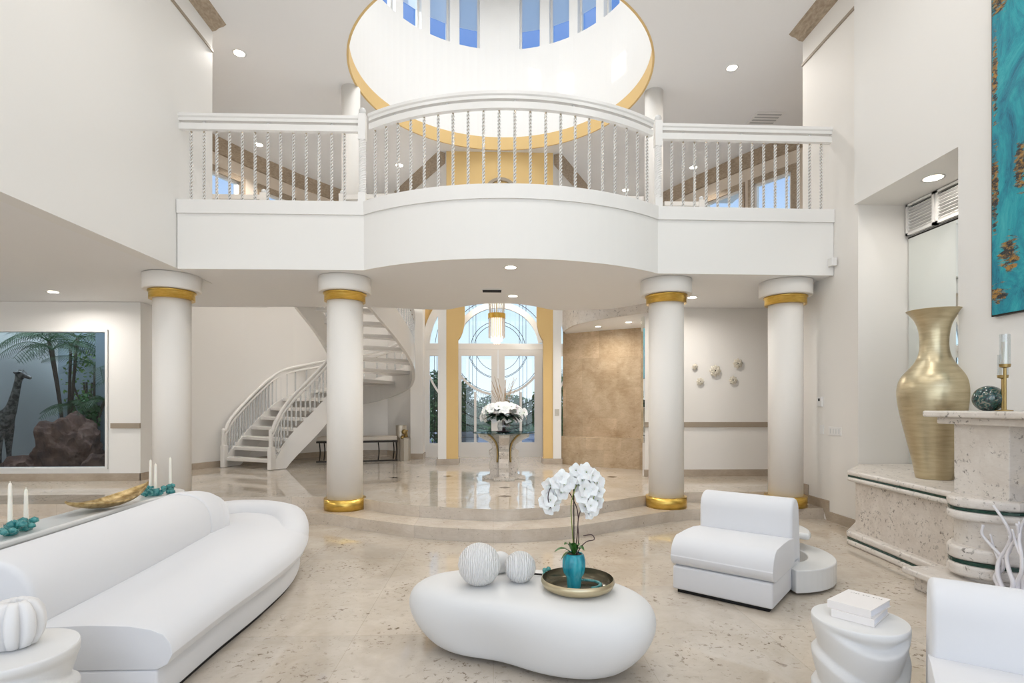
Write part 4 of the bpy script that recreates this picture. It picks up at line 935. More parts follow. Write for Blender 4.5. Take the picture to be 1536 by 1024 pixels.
for k, (y0, y1, lab) in enumerate(((5.97, 6.39, 'farther louvred vent panel above the niche mirror'), (5.50, 5.95, 'middle louvred vent panel above the niche mirror'), (5.03, 5.48, 'nearest louvred vent panel above the niche mirror'))):
    lv = thing('louvre_vent', (4.97, (y0 + y1) / 2, 3.53), lab, 'vent', 'louvred vents above the niche mirror')
    b = nb(); box(b, 4.94, 4.99, y0, y0 + .03, 3.53, 3.9); box(b, 4.94, 4.99, y1 - .03, y1, 3.53, 3.9); box(b, 4.94, 4.99, y0, y1, 3.53, 3.56); box(b, 4.94, 4.99, y0, y1, 3.875, 3.9); ob('frame', b, TRIMW, lv)
    b = nb(); box(b, 4.993, 4.999, y0, y1, 3.53, 3.9); ob('backing', b, BLACK, lv)
    b = nb()
    for i in range(8):
        z = 3.575 + i * .037; box(b, -.022, .022, y0 + .03, y1 - .03, -.003, .003, Matrix.Translation((4.965, 0, z)) @ Matrix.Rotation(math.radians(35), 4, 'Y'))
    ob('slats', b, TRIMW, lv)
o = nb(); lathe(o, [(.15, 0), (.158, .02), (.175, .15), (.215, .32), (.258, .514), (.29, .66), (.308, .78), (.311, .87), (.298, .95), (.262, 1.02), (.205, 1.08), (.15, 1.15), (.125, 1.23), (.117, 1.30), (.119, 1.40), (.135, 1.50), (.17, 1.58), (.222, 1.64), (.236, 1.652), (.228, 1.652), (.16, 1.585), (.11, 1.45), (.10, 1.30)], (0, 0, 0), 72, cap=False)
o = ob('floor_vase', o, CHAMP, smooth=True, sub=1); o.location = (4.225, 5.10, .802); o.scale = (.97, .97, .975); tag(o, 'very tall champagne-gold vase with flared mouth standing in the niche', 'vase', None, 'thing')
# painting
ART = mat('teal_abstract_paint', (.02, .35, .42), .45)
v1 = noise(ART, pos(ART, (1, 1.6, .8)), 2.0, 9, .74, 1.6); c1 = ramp(ART, v1, [(.30, (.0, .06, .12)), (.42, (.004, .20, .29)), (.54, (.012, .33, .40)), (.72, (.06, .47, .50))])
g_ = nd(ART, 'ShaderNodeNewGeometry'); s_ = nd(ART, 'ShaderNodeSeparateXYZ'); lk(ART, g_.outputs['Position'], s_.inputs[0])
def blob(y, z, ry, rz_):
    a = nd(ART, 'ShaderNodeMath', operation='SUBTRACT'); lk(ART, s_.outputs[1], a.inputs[0]); a.inputs[1].default_value = y
    a2 = nd(ART, 'ShaderNodeMath', operation='DIVIDE'); lk(ART, a.outputs[0], a2.inputs[0]); a2.inputs[1].default_value = ry
    c = nd(ART, 'ShaderNodeMath', operation='SUBTRACT'); lk(ART, s_.outputs[2], c.inputs[0]); c.inputs[1].default_value = z
    c2 = nd(ART, 'ShaderNodeMath', operation='DIVIDE'); lk(ART, c.outputs[0], c2.inputs[0]); c2.inputs[1].default_value = rz_
    p1 = nd(ART, 'ShaderNodeMath', operation='POWER'); lk(ART, a2.outputs[0], p1.inputs[0]); p1.inputs[1].default_value = 2
    p2 = nd(ART, 'ShaderNodeMath', operation='POWER'); lk(ART, c2.outputs[0], p2.inputs[0]); p2.inputs[1].default_value = 2
    ad = nd(ART, 'ShaderNodeMath', operation='ADD'); lk(ART, p1.outputs[0], ad.inputs[0]); lk(ART, p2.outputs[0], ad.inputs[1])
    mr = nd(ART, 'ShaderNodeMapRange'); lk(ART, ad.outputs[0], mr.inputs[0]); mr.inputs[1].default_value = 0; mr.inputs[2].default_value = 1; mr.inputs[3].default_value = .32; mr.inputs[4].default_value = 0; return mr.outputs[0]
nz = noise(ART, pos(ART, (1, 2, 7)), 4, 6, .7, 1.0); nz2 = noise(ART, pos(ART, (1, 4, 7)), 5, 5, .7, .5)
bsum = None
for q in ((4.40, 2.76, .13, .22), (4.50, 2.45, .12, .12), (4.5, 4.98, .12, .25), (4.30, 3.45, .08, .3), (4.53, 3.35, .05, .5), (4.53, 4.3, .04, .5), (4.1, 2.6, .12, .1)):
    x = blob(*q)
    if bsum is None: bsum = x
    else:
        a = nd(ART, 'ShaderNodeMath', operation='MAXIMUM'); lk(ART, bsum, a.inputs[0]); lk(ART, x, a.inputs[1]); bsum = a.outputs[0]
ad = nd(ART, 'ShaderNodeMath', operation='ADD'); lk(ART, bsum, ad.inputs[0]); lk(ART, nz, ad.inputs[1])
mk = ramp(ART, ad.outputs[0], [(.66, (0, 0, 0)), (.74, (1, 1, 1))]); bc = ramp(ART, nz2, [(.45, (.02, .025, .03)), (.6, (.42, .22, .04))])
lk(ART, mixc(ART, mk, c1, bc), bsdf(ART).inputs['Base Color']); bump(ART, v1, .5, .02)
b = nb(); box(b, 4.285, 4.328, 2.9, 4.555, 2.275, 5.15); pa = ob('painting', b, ART); tag(pa, 'huge teal abstract canvas with ochre and black marks above the mantel', 'painting', None, 'thing')
b = nb(); box(b, 4.288, 4.33, 2.89, 4.56, 2.262, 2.275); box(b, 4.288, 4.33, 4.555, 4.565, 2.262, 5.16); ob('canvas_edge', b, DARK, pa)
# orb and candlesticks
ORB = mat('iridescent_dark_glass', (.03, .08, .08), .12, spec=.9)
nn = noise(ORB, opos(ORB), 26, 4, .6, 1.5); lk(ORB, ramp(ORB, nn, [(.40, (.006, .016, .02)), (.55, (.015, .09, .08)), (.63, (.30, .25, .18)), (.68, (.02, .07, .07))]), bsdf(ORB).inputs['Base Color'])
b = nb(); vs = ball(b, (0, 0, .096), .104, 4, (1.02, 1.02, 1.0)); 
for v in b.verts: v.co.z = max(0, v.co.z)
o = ob('glass_orb', b, ORB, smooth=True); o.location = (3.96, 4.24, 1.458); tag(o, 'dark iridescent glass orb resting on the mantel', 'orb', None, 'thing')
def candlestick(x, y, z, h, label, ch_):
    t = thing('candlestick', (x, y, z), label, 'candlestick', 'brass candlesticks on the mantel')
    b = nb(); lathe(b, [(.05, 0), (.05, .006), (.012, .010), (.010, .02), (.010, h - .03), (.014, h - .028), (.033, h - .022), (.036, h), (.0005, h)], (x, y, z), 28, cap=False); ob('stem', b, BRONZE, t, smooth=False)
    b = nb(); lathe(b, [(.021, h), (.021, h + ch_), (.005, h + ch_ + .004), (.002, h + ch_ + .02)], (x, y, z), 20); ob('candle', b, CANDLE, t, smooth=False)
    b = nb(); lathe(b, [(.033, h), (.033, h + ch_ + .06)], (x, y, z), 28, cap=False); ob('glass_sleeve', b, BUBBLE, t, smooth=True)
candlestick(3.93, 4.07, 1.458, .36, 'taller brass candlestick with ivory candle on the mantel', .17)
candlestick(3.98, 4.14, 1.458, .28, 'shorter brass candlestick just behind the taller one', .10)
# white branching sculpture on hearth
b = nb(); rr = random.Random(11); bx0 = Vector((3.66, 3.74, .175))
for k in range(5):
    oy = -.10 + .05 * k; h = (.40, .56, .50, .60, .44)[k]; ph = k * 1.9
    p = [bx0 + Vector((.02 * math.cos(k), oy * .7, 0))] + [bx0 + Vector((.03 * math.cos(k + j), oy * (1 + .12 * j) + .045 * math.sin(j * 1.25 + ph), h * j / 6)) for j in range(1, 7)]
    tube(b, cat(p, 6), lambda s: .0165 * (1 - .45 * s), 7)
    q = p[2 + k % 3]; sg = 1 if k % 2 else -1; tube(b, cat([q, q + Vector((.01, .05 * sg, .07)), q + Vector((-.01, .06 * sg, .18))], 5), lambda s: .012 * (1 - .5 * s), 6)
lathe(b, [(.14, 0), (.14, .012), (.02, .02)], (bx0.x, bx0.y, .173), 24)
o = ob('branch_sculpture', b, WHITEM, smooth=True); tag(o, 'white coral-like branching sculpture standing on the hearth', 'sculpture', None, 'thing')

# ================================================================ WALL FITTINGS, DOWNLIGHTS, VENTS
def downlight(x, y, z, label, r=.065, p=8, grp='recessed ceiling downlights', spread=165):
    t = thing('downlight', (x, y, z), label, 'light', grp)
    b = nb(); lathe(b, [(r, -.001), (r + .022, -.006), (r + .024, 0), (r, 0)], (x, y, z), 28, cap=False); ob('trim_ring', b, TRIMW, t, smooth=True)
    b = nb(); lathe(b, [(.0005, -.004), (r, -.003)], (x, y, z), 28, cap=False); ob('lens', b, LAMP, t)
    if p:
        l = bpy.data.lights.new('downlight_lamp', 'AREA'); l.shape = 'DISK'; l.size = r * 2; l.energy = p; l.color = (1, .955, .905); l.spread = math.radians(spread)
        o = bpy.data.objects.new('downlight_lamp', l); link(o); o.location = (x, y, z - .012)
PD = 17
for x, y, lab in ((-6.52, 8.33, 'downlight in the low left ceiling by the garden window'), (.21, 6.65, 'downlight under the bowed balcony centre, nearest its edge'), (.30, 8.39, 'downlight under the balcony just right of the ceiling vent'), (3.09, 8.4, 'downlight beside the capital of the inner right column')):
    downlight(x, y, 3.18, lab, p=PD)
for x, y in ((-5.6, 4.9), (-7.6, 6.0), (-6.2, 3.0)): area('low_ceiling_fill', (x, y, 3.17), (0, 0, 0), .14, .14, 17, (1, .955, .905), 'DISK')  # added fill lamps without fixtures, out of view in the low ceiling
for (u, v), lab, vis in (((359, 80), 'upstairs downlight high left beside the dome', 1), ((1098, 102), 'upstairs downlight high right beside the dome', 1), ((388, 217), 'upstairs downlight seen through the left balusters', 1), ((599, 248), 'upstairs downlight left of the ochre portal wall', 1), ((1040, 251), 'upstairs downlight seen through the right balusters', 1), ((938, 285), 'upstairs downlight low behind the right end of the bowed rail', 1)):
    p = PZ(u, v, 6.75); downlight(p.x, p.y, 6.75, lab, .075, 19 if v < 150 else 18, spread=165 if v < 150 else 105)
p = PZ(897, 489.6, 3.03); downlight(p.x, p.y, 3.03, 'left downlight in the curved canopy over the travertine wall', .05, 7)
p = PZ(943, 483.0, 3.03); downlight(p.x, p.y, 3.03, 'right downlight in the curved canopy over the travertine wall', .05, 7)
downlight(4.66, 5.64, 3.91, 'large downlight in the niche soffit above the metallic vase', .085, 4)
for x, y in ((-2.4, 4.6), (0.2, 4.2), (2.9, 4.6), (-2.4, 1.6), (.2, 1.4), (2.9, 1.6)): area('living_ceiling_fill', (x, y, 6.72), (0, 0, 0), .6, .6, 19, (1, .975, .95), 'DISK')  # added fill lamps spread over the unseen living room ceiling
area('vestibule_fill', (.15, 12.3, 4.77), (0, 0, 0), .6, .6, 34, (1, .95, .88), 'DISK')  # added fill, hidden from view, brightening the entrance front
def flatvent(x, y, z, sx__, sy__, label, dark=BLACK):
    t = thing('ceiling_vent', (x, y, z), label, 'vent', None)
    b = nb(); box(b, x - sx__, x + sx__, y - sy__, y + sy__, z - .012, z - .001); ob('frame', b, TRIMW, t)
    b = nb()
    for i in range(5): yy = y - sy__ * .75 + i * sy__ * .37; box(b, x - sx__ * .85, x + sx__ * .85, yy, yy + sy__ * .16, z - .016, z - .012)
    ob('slots', b, dark, t)
flatvent(-.02, 7.97, 3.18, .16, .10, 'small rectangular vent under the balcony centre'); flatvent(4.97, 9.86, 6.75, .26, .26, 'square vent in the upstairs ceiling at the right', mat('vent_grey', (.45, .44, .43), .5))
def plate(x, y, z, dx, dy, dz, label, name='switch_plate', cat_='switch', group=None, m=TRIMW):
    b = nb(); box(b, x - dx, x + dx, y - dy, y + dy, z - dz, z + dz); return tag(ob(name, b, m, bevel=.004), label, cat_, group, 'thing')
th = plate(4.366, 7.16, 1.55, .013, .05, .065, 'white thermostat with dark screen on the right wall', 'thermostat', 'thermostat')
b = nb(); box(b, 4.351, 4.354, 7.15, 7.185, 1.56, 1.595); ob('screen', b, BLACK, th)
pl = plate(4.374, 6.86, 1.17, .006, .13, .055, 'wide multi-gang white switch plate on the right wall')
b = nb()
for i in range(4): box(b, 4.365, 4.368, 6.76 + i * .055, 6.785 + i * .055, 1.14, 1.2)
ob('rocker_switch', b, GLOSSW, pl, bevel=.001)
plate(4.374, 7.14, 1.18, .006, .04, .06, 'narrow white switch plate below the thermostat')
plate(-5.732, 9.55, 1.42, .006, .06, .06, 'white switch plate on the return wall beside the outer left column')
plate(1.32, 11.294, 1.36, .045, .006, .07, 'small brushed keypad on the white pier right of the entrance', 'keypad', 'keypad', None, SILVER)
plate(4.33, 6.84, 3.33, .035, .04, .05, 'small white security sensor where the balcony meets the right wall', 'motion_sensor', 'sensor')
b = nb(); box(b, 2.572, 2.598, 9.30, 9.45, .86, 3.1); o = ob('mirror_strip', b, MIRROR); tag(o, 'narrow vertical mirror strip on the wall edge beside the travertine', 'mirror', None, 'thing')
# white ceramic wall flowers
WFL = mat('cream_porcelain_petal', (.74, .68, .56), .35)
for u, v, r, lab in ((1042, 550, .055, 'smallest ceramic wall flower, upper left of the five'), (1072, 556, .105, 'largest ceramic wall flower, in the middle of the five'), (1106, 545, .09, 'ceramic wall flower highest on the right of the five'), (1050, 572, .07, 'ceramic wall flower at the lower left of the five'), (1099, 570, .078, 'ceramic wall flower at the lower right of the five')):
    Y = 9.28; rr_ = ray(u, v); k = Y / rr_.y; c_ = Vector((rr_.x * k, Y, 1.5 + rr_.z * k))
    t = thing('wall_flower', c_, lab, 'wall decor', 'ceramic flowers on the wall')
    b = nb()
    for ring, (n, L, out) in enumerate(((8, 1.0, .15), (6, .72, .4), (5, .45, .8))):
        for i in range(n):
            a = 2 * PI * i / n + ring * .4; petal(b, c_ + Vector((0, -.004 - .006 * ring, 0)), Vector((math.cos(a), -out, math.sin(a))), Vector((0, -1, 0)), r * L, r * .75 * L, .2)
    pt = ob('petals', b, WFL, t, fix=False); so = pt.modifiers.new('s', 'SOLIDIFY'); so.thickness = .003
    b = nb(); ball(b, c_ + Vector((0, -.02, 0)), r * .17, 2); ob('centre', b, DARK, t, smooth=True)

# ================================================================ FOYER
TX, TY = .175, 9.17
ft = thing('foyer_table', (TX, TY, .28), 'round glass foyer table on a scrolled coral-stone pedestal', 'table')
hp = [(.0, .30), (.055, .30), (.06, .24), (.12, .225), (.20, .245), (.28, .235), (.34, .20), (.40, .235), (.46, .25), (.51, .19), (.57, .20), (.62, .26), (.66, .34), (.70, .42), (.745, .43), (.755, .42)]
for ax in (0, 1):
    b = nb(); pts = [(w_, z) for z, w_ in hp] + [(-w_, z) for z, w_ in hp[::-1]]; th_ = .085
    a = [b.verts.new((TX + (x if ax == 0 else -th_), TY + (x if ax else -th_), .28 + z)) for x, z in pts]
    c_ = [b.verts.new((TX + (x if ax == 0 else th_), TY + (x if ax else th_), .28 + z)) for x, z in pts]
    b.faces.new(a); b.faces.new(c_[::-1])
    for i in range(len(pts)): j = (i + 1) % len(pts); b.faces.new((a[i], a[j], c_[j], c_[i]))
    ob('pedestal_slab', b, CORALP, ft, bevel=.008)
b = nb(); box(b, TX - .17, TX + .17, TY - .32, TY - .18, .28, .325); box(b, TX - .36, TX + .36, TY - .13, TY + .13, .28, .315); ob('base', b, CORALP, ft, bevel=.006)
for sx__ in (-1, 1):
    for sy__ in (-1, 1):
        cv = cat([(TX + sx__ * .26, TY + sy__ * .20, 1.03), (TX + sx__ * .20, TY + sy__ * .17, .98), (TX + sx__ * .13, TY + sy__ * .14, .88), (TX + sx__ * .105, TY + sy__ * .12, .75), (TX + sx__ * .11, TY + sy__ * .12, .56)], 6)
        b = nb(); sweep(b, [v + Vector((0, i * 1e-4 * sy__, 0)) for i, v in enumerate(cv)], [(-.03, -.004), (.03, -.004), (.03, .004), (-.03, .004)]) if False else tube(b, cv, .016, 6); ob('brass_scroll', b, BRONZE, ft, smooth=True)
b = nb(); lathe(b, [(.515, 0), (.52, .005), (.52, .012), (.515, .016)], (TX, TY, 1.037), 72); ob('glass_top', b, TOPG, ft)
fa = thing('flower_arrangement', (TX, TY, 1.054), 'large white flower arrangement with dark leaves and twigs in a glass bubble bowl', 'flower')
b = nb(); lathe(b, [(.05, 0), (.09, .03), (.11, .09), (.10, .15), (.06, .19), (.045, .21)], (TX, TY, 1.054), 32, cap=False); ob('bubble_vase', b, BUBBLE, fa, smooth=True)
b = nb(); lathe(b, [(.10, 0), (.13, .01), (.135, .02)], (TX, TY, 1.054), 32); 
for i in range(4): tube(b, [(TX + .02 * math.cos(i * 1.6), TY + .02 * math.sin(i * 1.6), 1.06), (TX + .02 * math.cos(i * 1.6 + 1), TY + .02 * math.sin(i * 1.6 + 1), 1.28)], .009, 5)
ob('stems', b, STEM, fa)
rnd = random.Random(21); HB = [bloom_mesh('arrangement_bloom', .085, 6, seed=s) for s in range(3)]
for i in range(52):
    a = rnd.uniform(0, 2 * PI); k = rnd.random() ** .5; el = rnd.uniform(-.30, 1.1)
    d = Vector((math.cos(a) * math.cos(el), math.sin(a) * math.cos(el), math.sin(el)))
    p = Vector((TX, TY, 1.34)) + Vector((d.x * .40 * (.55 + .45 * k), d.y * .30 * (.55 + .45 * k), d.z * .17)); put('blossom', HB[i % 3], p, d + Vector((0, -.5, .2)), fa, rnd.uniform(.75, 1.15))
b = nb()
for i in range(20):
    a = rnd.uniform(0, 2 * PI); d = Vector((math.cos(a), math.sin(a) * .8 - .3, rnd.uniform(-.35, .35))).normalized(); leafblade(b, Vector((TX, TY - .2, 1.30)), Vector((TX, TY - .26, 1.30)) + d * rnd.uniform(.20, .34), .05, .03)
for i in range(12):
    a = PI + PI * (i + .5) / 12; d = Vector((math.cos(a), math.sin(a) * .5, rnd.uniform(-.25, .05))); leafblade(b, Vector((TX + d.x * .12, TY - .27, 1.33)), Vector((TX + d.x * .12, TY - .30, 1.30)) + d * rnd.uniform(.16, .26), .045, .03)
ob('leaves', b, DLEAF, fa, fix=False)
b = nb()
for i in range(20):
    dx, dy = rnd.uniform(-.22, .22), rnd.uniform(-.12, .12); h = rnd.uniform(.35, .62)
    tube(b, cat([(TX + dx * .1, TY, 1.38), (TX + dx * .5 + rnd.uniform(-.02, .02), TY + dy * .5, 1.38 + h * .5), (TX + dx + rnd.uniform(-.03, .03), TY + dy, 1.38 + h)], 4), .0042, 4)
ob('twigs', b, TWIG, fa)
# chandelier
chx, chy = .075, 12.1
cd = thing('chandelier', (chx, chy, 4.8), 'crystal rod chandelier with brass band hanging before the entrance doors', 'chandelier')
b = nb()
for i in range(24): a = 2 * PI * i / 24; tube(b, [(chx + .172 * math.cos(a), chy + .172 * math.sin(a), 2.99 + .03 * (i % 2)), (chx + .172 * math.cos(a), chy + .172 * math.sin(a), 3.44)], .011, 5)
ob('outer_crystals', b, ACRYL, cd)
b = nb()
for ring, (n, r, z0, z1) in enumerate(((14, .115, 2.92, 3.44), (8, .06, 2.86, 3.44))):
    for i in range(n): a = 2 * PI * i / n; tube(b, [(chx + r * math.cos(a), chy + r * math.sin(a), z0), (chx + r * math.cos(a), chy + r * math.sin(a), z1)], .013, 5)
ob('lower_crystals', b, CRYST, cd)
b = nb()
for i in range(20): a = 2 * PI * i / 20; tube(b, [(chx + .15 * math.cos(a), chy + .15 * math.sin(a), 3.5), (chx + .21 * math.cos(a), chy + .21 * math.sin(a), 4.1)], .013, 5)
ob('upper_crystals', b, ACRYL, cd)
b = nb(); lathe(b, [(.186, 3.42), (.195, 3.42), (.195, 3.53), (.186, 3.53)], (chx, chy, 0), 40, cap=False); ob('brass_band', b, BRASS, cd)
b = nb(); tube(b, [(chx, chy, 3.4), (chx, chy, 4.8)], .02, 8); ob('stem', b, BRASS, cd)
# bench under stair
be = thing('bench', (-2.9, 12.1, .28), 'low upholstered bench with dark metal legs beneath the staircase', 'bench')
bp = [(-3.75, 11.72), (-2.9, 11.80), (-2.1, 12.06), (-2.24, 12.46), (-2.95, 12.22), (-3.75, 12.12)]
b = nb(); prism(b, bp, .74, .83); ob('cushion', b, paint('bench_cream_upholstery', (.66, .60, .52)), be, bevel=.02, seg=3)
for x, y in ((-3.7, 11.76), (-3.3, 11.79), (-2.92, 11.83), (-2.5, 11.96), (-2.14, 12.09), (-2.26, 12.42), (-2.95, 12.18), (-3.7, 12.08)):
    b = nb(); tube(b, cat([(x, y, .30), (x + .02, y, .5), (x, y, .74)], 4), .014, 6); ob('leg', b, DARK, be)
b = nb(); sweep(b, [(x, y, .29) for x, y in bp[:3]], rect(.03, .03)); sweep(b, [(x, y, .70) for x, y in bp[:3]], rect(.025, .04)); ob('rail', b, DARK, be)
# metallic pot stand
ps = thing('pedestal_sculpture', (-2.0, 12.3, .28), 'cylindrical hammered-metal pedestal sculpture beside the bench', 'sculpture')
b = nb(); lathe(b, [(.12, 0), (.12, .78)], (-2.07, 12.36, .28), 32); ob('tall_cylinder', b, SILVER, ps)
b = nb(); lathe(b, [(.125, 0), (.125, .50)], (-1.96, 12.20, .28), 8); ob('front_block', b, SILVER, ps)
b = nb(); ball(b, (-1.96, 12.1, .92), .06, 2); ball(b, (-2.0, 12.12, .80), .045, 2); lathe(b, [(.05, 0), (.03, .1), (.05, .16)], (-1.93, 12.15, .80), 12); ob('brass_ornament', b, BRONZE, ps, smooth=True)
# floor inlays
for i, (u, v) in enumerate([(757, 744), (757, 731), (918, 715), (672, 714), (590, 716)]):
    p = PZ(u, v, .28); b = nb(); prism(b, [(p.x - .09, p.y), (p.x, p.y - .09), (p.x + .09, p.y), (p.x, p.y + .09)], .2801, .2815)
    tag(ob('floor_inlay', b, mat('dark_marble_inlay', (.10, .06, .03), .12)), ('dark diamond floor inlay nearest the top step', 'dark diamond floor inlay directly in front of the foyer table', 'dark diamond floor inlay in front of the travertine bench', 'dark diamond floor inlay before the left gold pier', 'dark diamond floor inlay near the metal pedestal')[i], 'floor inlay', 'diamond inlays in the foyer floor', 'thing')

# ================================================================ ON THE CONSOLE
def candle_cluster(cx, cy, cands, seed, label, glabel):
    t = thing('candle_holder', (cx, cy, .696), label, 'candle holder', 'teal glass candle holders on the console'); rr = random.Random(seed); b = nb()
    for i in range(26):
        a = rr.uniform(0, 6.28); r = .15 * rr.random() ** .5; ball(b, (cx + r * .75 * math.cos(a), cy + r * 1.15 * math.sin(a), .72 + rr.choice((0, .02, .045))), rr.uniform(.022, .032), 1, (1, 1, .8))
    for x, y, _ in cands: lathe(b, [(.035, 0), (.03, .02), (.032, .065), (.020, .065)], (x, y, .697), 14)
    ob('glass_base', b, TEAL, t, smooth=True)
    for x, y, h in cands:
        b = nb(); lathe(b, [(.014, .06), (.0135, .07), (.010, h - .015), (.007, h), (.0015, h + .004), (.0015, h + .014)], (x, y, .697), 16); ob('taper_candle', b, CANDLE, t, smooth=True)
candle_cluster(-3.0, 3.50, [(-3.0, 3.50, .32), (-3.02, 3.64, .26)], 4, 'teal glass holder with two ivory tapers at the near end of the console', '')
candle_cluster(-3.02, 5.06, [(-3.14, 5.12, .30), (-3.01, 4.98, .28), (-2.98, 5.15, .32)], 9, 'teal glass holder with slim tapers at the far rounded end of the console', '')
b = nb(); rings = []; n = 28
for i in range(n + 1):
    t = i / n; w_ = .125 * max(.03, math.sin(PI * t)) ** .8; zc_ = .745 + .055 * (2 * t - 1) ** 2 + (.05 * (t - .5) if t > .5 else 0); y = 4.00 + .86 * t; x = -3.05 + .05 * t
    ring = [b.verts.new((x + w_ * math.cos(a), y, zc_ + .010 - (.052 * math.sin(PI * t) ** .5) * math.sin(a))) for a in [PI * k / 10 for k in range(11)]]
    rings.append(ring)
for p, q in zip(rings, rings[1:]):
    for k in range(10): b.faces.new((p[k], p[k + 1], q[k + 1], q[k]))
o = ob('leaf_bowl', b, GOLDB, smooth=True); so = o.modifiers.new('s', 'SOLIDIFY'); so.thickness = .012; tag(o, 'long gold leaf-shaped bowl lying on the console', 'bowl', None, 'thing')

# ================================================================ WALLED GARDEN
GREYW = paint('garden_wall_render', (.36, .42, .45))
b = nb(); box(b, -12.2, -6.15, 12.4, 12.6, .2, 4.6); box(b, -6.15, -6.0, 9.3, 12.4, .2, 4.6); box(b, -12.2, -12.05, 9.3, 12.4, .2, 4.6); box(b, -7.80, -6.15, 11.0, 11.15, .2, 4.6); struct('wall_garden', b, GREYW)
GRAV, _ = stone('garden_gravel', (.10, .09, .08), (.22, .20, .18), (.03, .03, .03), None, .9, .5, 9); b = nb(); box(b, -12.05, -6.1, 9.27, 12.4, .1, .32); struct('floor_garden', b, GRAV)
ROCK = mat('red_brown_rock', (.16, .08, .055), .75); nn = noise(ROCK, opos(ROCK), 4, 7, .65); lk(ROCK, ramp(ROCK, nn, [(.3, (.05, .025, .02)), (.55, (.19, .095, .065)), (.75, (.36, .24, .18))]), bsdf(ROCK).inputs['Base Color']); bump(ROCK, nn, .9, .06)
import mathutils.noise as mn
def rock(c, r, sub, seed, label, name='boulder'):
    b = nb(); bmesh.ops.create_icosphere(b, subdivisions=sub, radius=1)
    for v in b.verts:
        d = v.co.copy(); k = 1 + .28 * mn.noise(d * 1.6 + Vector((seed, 0, 0))) + .14 * mn.noise(d * 4 + Vector((0, seed, 0))) + .06 * mn.noise(d * 9)
        v.co = Vector((d.x * r[0] * k, d.y * r[1] * k, max(-.3 * r[2], d.z * r[2] * k)))
    o = ob(name, b, ROCK, smooth=False); o.location = c; return tag(o, label, 'rock', 'garden rocks', 'thing')
rock((-7.92, 10.45, .50), (.62, .45, .78), 5, 3, 'large red-brown boulder in the walled garden')
rock((-8.5, 10.1, .36), (.28, .25, .24), 3, 8, 'small low rock at the foot of the boulder, by the giraffe')
rock((-7.22, 10.2, .36), (.20, .25, .26), 3, 12, 'small pale rock at the right edge of the garden window')
# giraffe statue (one skinned body)
GIR = mat('dark_bronze_giraffe', (.07, .065, .06), .55, .3); nn = noise(GIR, opos(GIR), 14, 3); lk(GIR, ramp(GIR, nn, [(.42, (.05, .046, .042)), (.58, (.24, .22, .20))]), bsdf(GIR).inputs['Base Color'])
gb = Vector((-9.28, 10.2, .32))
J = [(0, 0, .78, .20), (.28, 0, .82, .19), (.52, 0, .90, .15), (.66, 0, 1.15, .085), (.74, 0, 1.42, .062), (.80, 0, 1.66, .055), (.86, 0, 1.74, .055), (.96, 0, 1.70, .042), (1.05, 0, 1.665, .028),
     (-.20, 0, .74, .16)]
Ed = [(0, 1), (1, 2), (2, 3), (3, 4), (4, 5), (5, 6), (6, 7), (7, 8), (0, 9)]
def leg_(root, x, y, pts):
    prev = root
    for px_, pz_, r in pts: J.append((px_, y, pz_, r)); Ed.append((prev, len(J) - 1)); prev = len(J) - 1
for y in (-.085, .085):
    leg_(2, .5, y, [(.50, .66, .075), (.50, .38, .042), (.51, .10, .032), (.53, .02, .04)])
    leg_(9, -.25, y, [(-.25, .58, .085), (-.20, .40, .05), (-.30, .26, .038), (-.27, .02, .036)])
for y in (-.03, .03): J.append((.85, y * 1.2, 1.83, .012)); Ed.append((6, len(J) - 1)); J.append((.80, y * 3.5, 1.77, .014)); Ed.append((6, len(J) - 1))
J.append((-.42, 0, .60, .02)); Ed.append((9, len(J) - 1))
me = bpy.data.meshes.new('giraffe'); me.from_pydata([(x, y, z) for x, y, z, r in J], Ed, []); o = link(bpy.data.objects.new('giraffe_statue', me)); o.location = gb; o.rotation_euler.z = -.15; me.materials.append(GIR)
sk = o.modifiers.new('skin', 'SKIN')
for i, v in enumerate(me.skin_vertices[0].data): v.radius = (J[i][3], J[i][3]); v.use_root = (i == 0)
o.modifiers.new('sub', 'SUBSURF').levels = 2; o.modifiers['sub'].render_levels = 2; tag(o, 'dark mottled giraffe statue standing in the walled garden', 'statue', None, 'thing')
def frond(bm, base, dirv, L, droop, n=22, lw=.013, ll=.34):
    dirv = Vector(dirv).normalized(); side = dirv.cross(Vector((0, 0, 1))).normalized(); pts = []
    for i in range(n + 1):
        t = i / n; pts.append(Vector(base) + dirv * L * t + Vector((0, 0, -droop * t * t)))
    tube(bm, pts, lambda s: .012 * (1 - .8 * s), 4)
    for i in range(3, n):
        t = i / n; ln = ll * (math.sin(PI * (.12 + .85 * t)) ** .7) * L; tg = (pts[i + 1] - pts[i - 1]).normalized()
        for s in (-1, 1):
            d = (side * s + tg * .55 + Vector((0, 0, -.35))).normalized(); p0 = pts[i]; p1 = p0 + d * ln * .6 ; p2 = p0 + d * ln + Vector((0, 0, -.12 * ln)); w_ = tg * lw
            a, b_, c_, d_, e_ = (bm.verts.new(v) for v in (p0 - w_ * .3, p0 + w_ * .3, p1 + w_ * .5, p1 - w_ * .5, p2)); bm.faces.new((a, b_, c_, d_)); bm.faces.new((d_, c_, e_))
PALM = mat('palm_frond_green', (.03, .085, .018), .5); PALM2 = mat('painted_sunlit_green', (.16, .28, .05), .5)  # the paler second green has sunlight painted into its colour
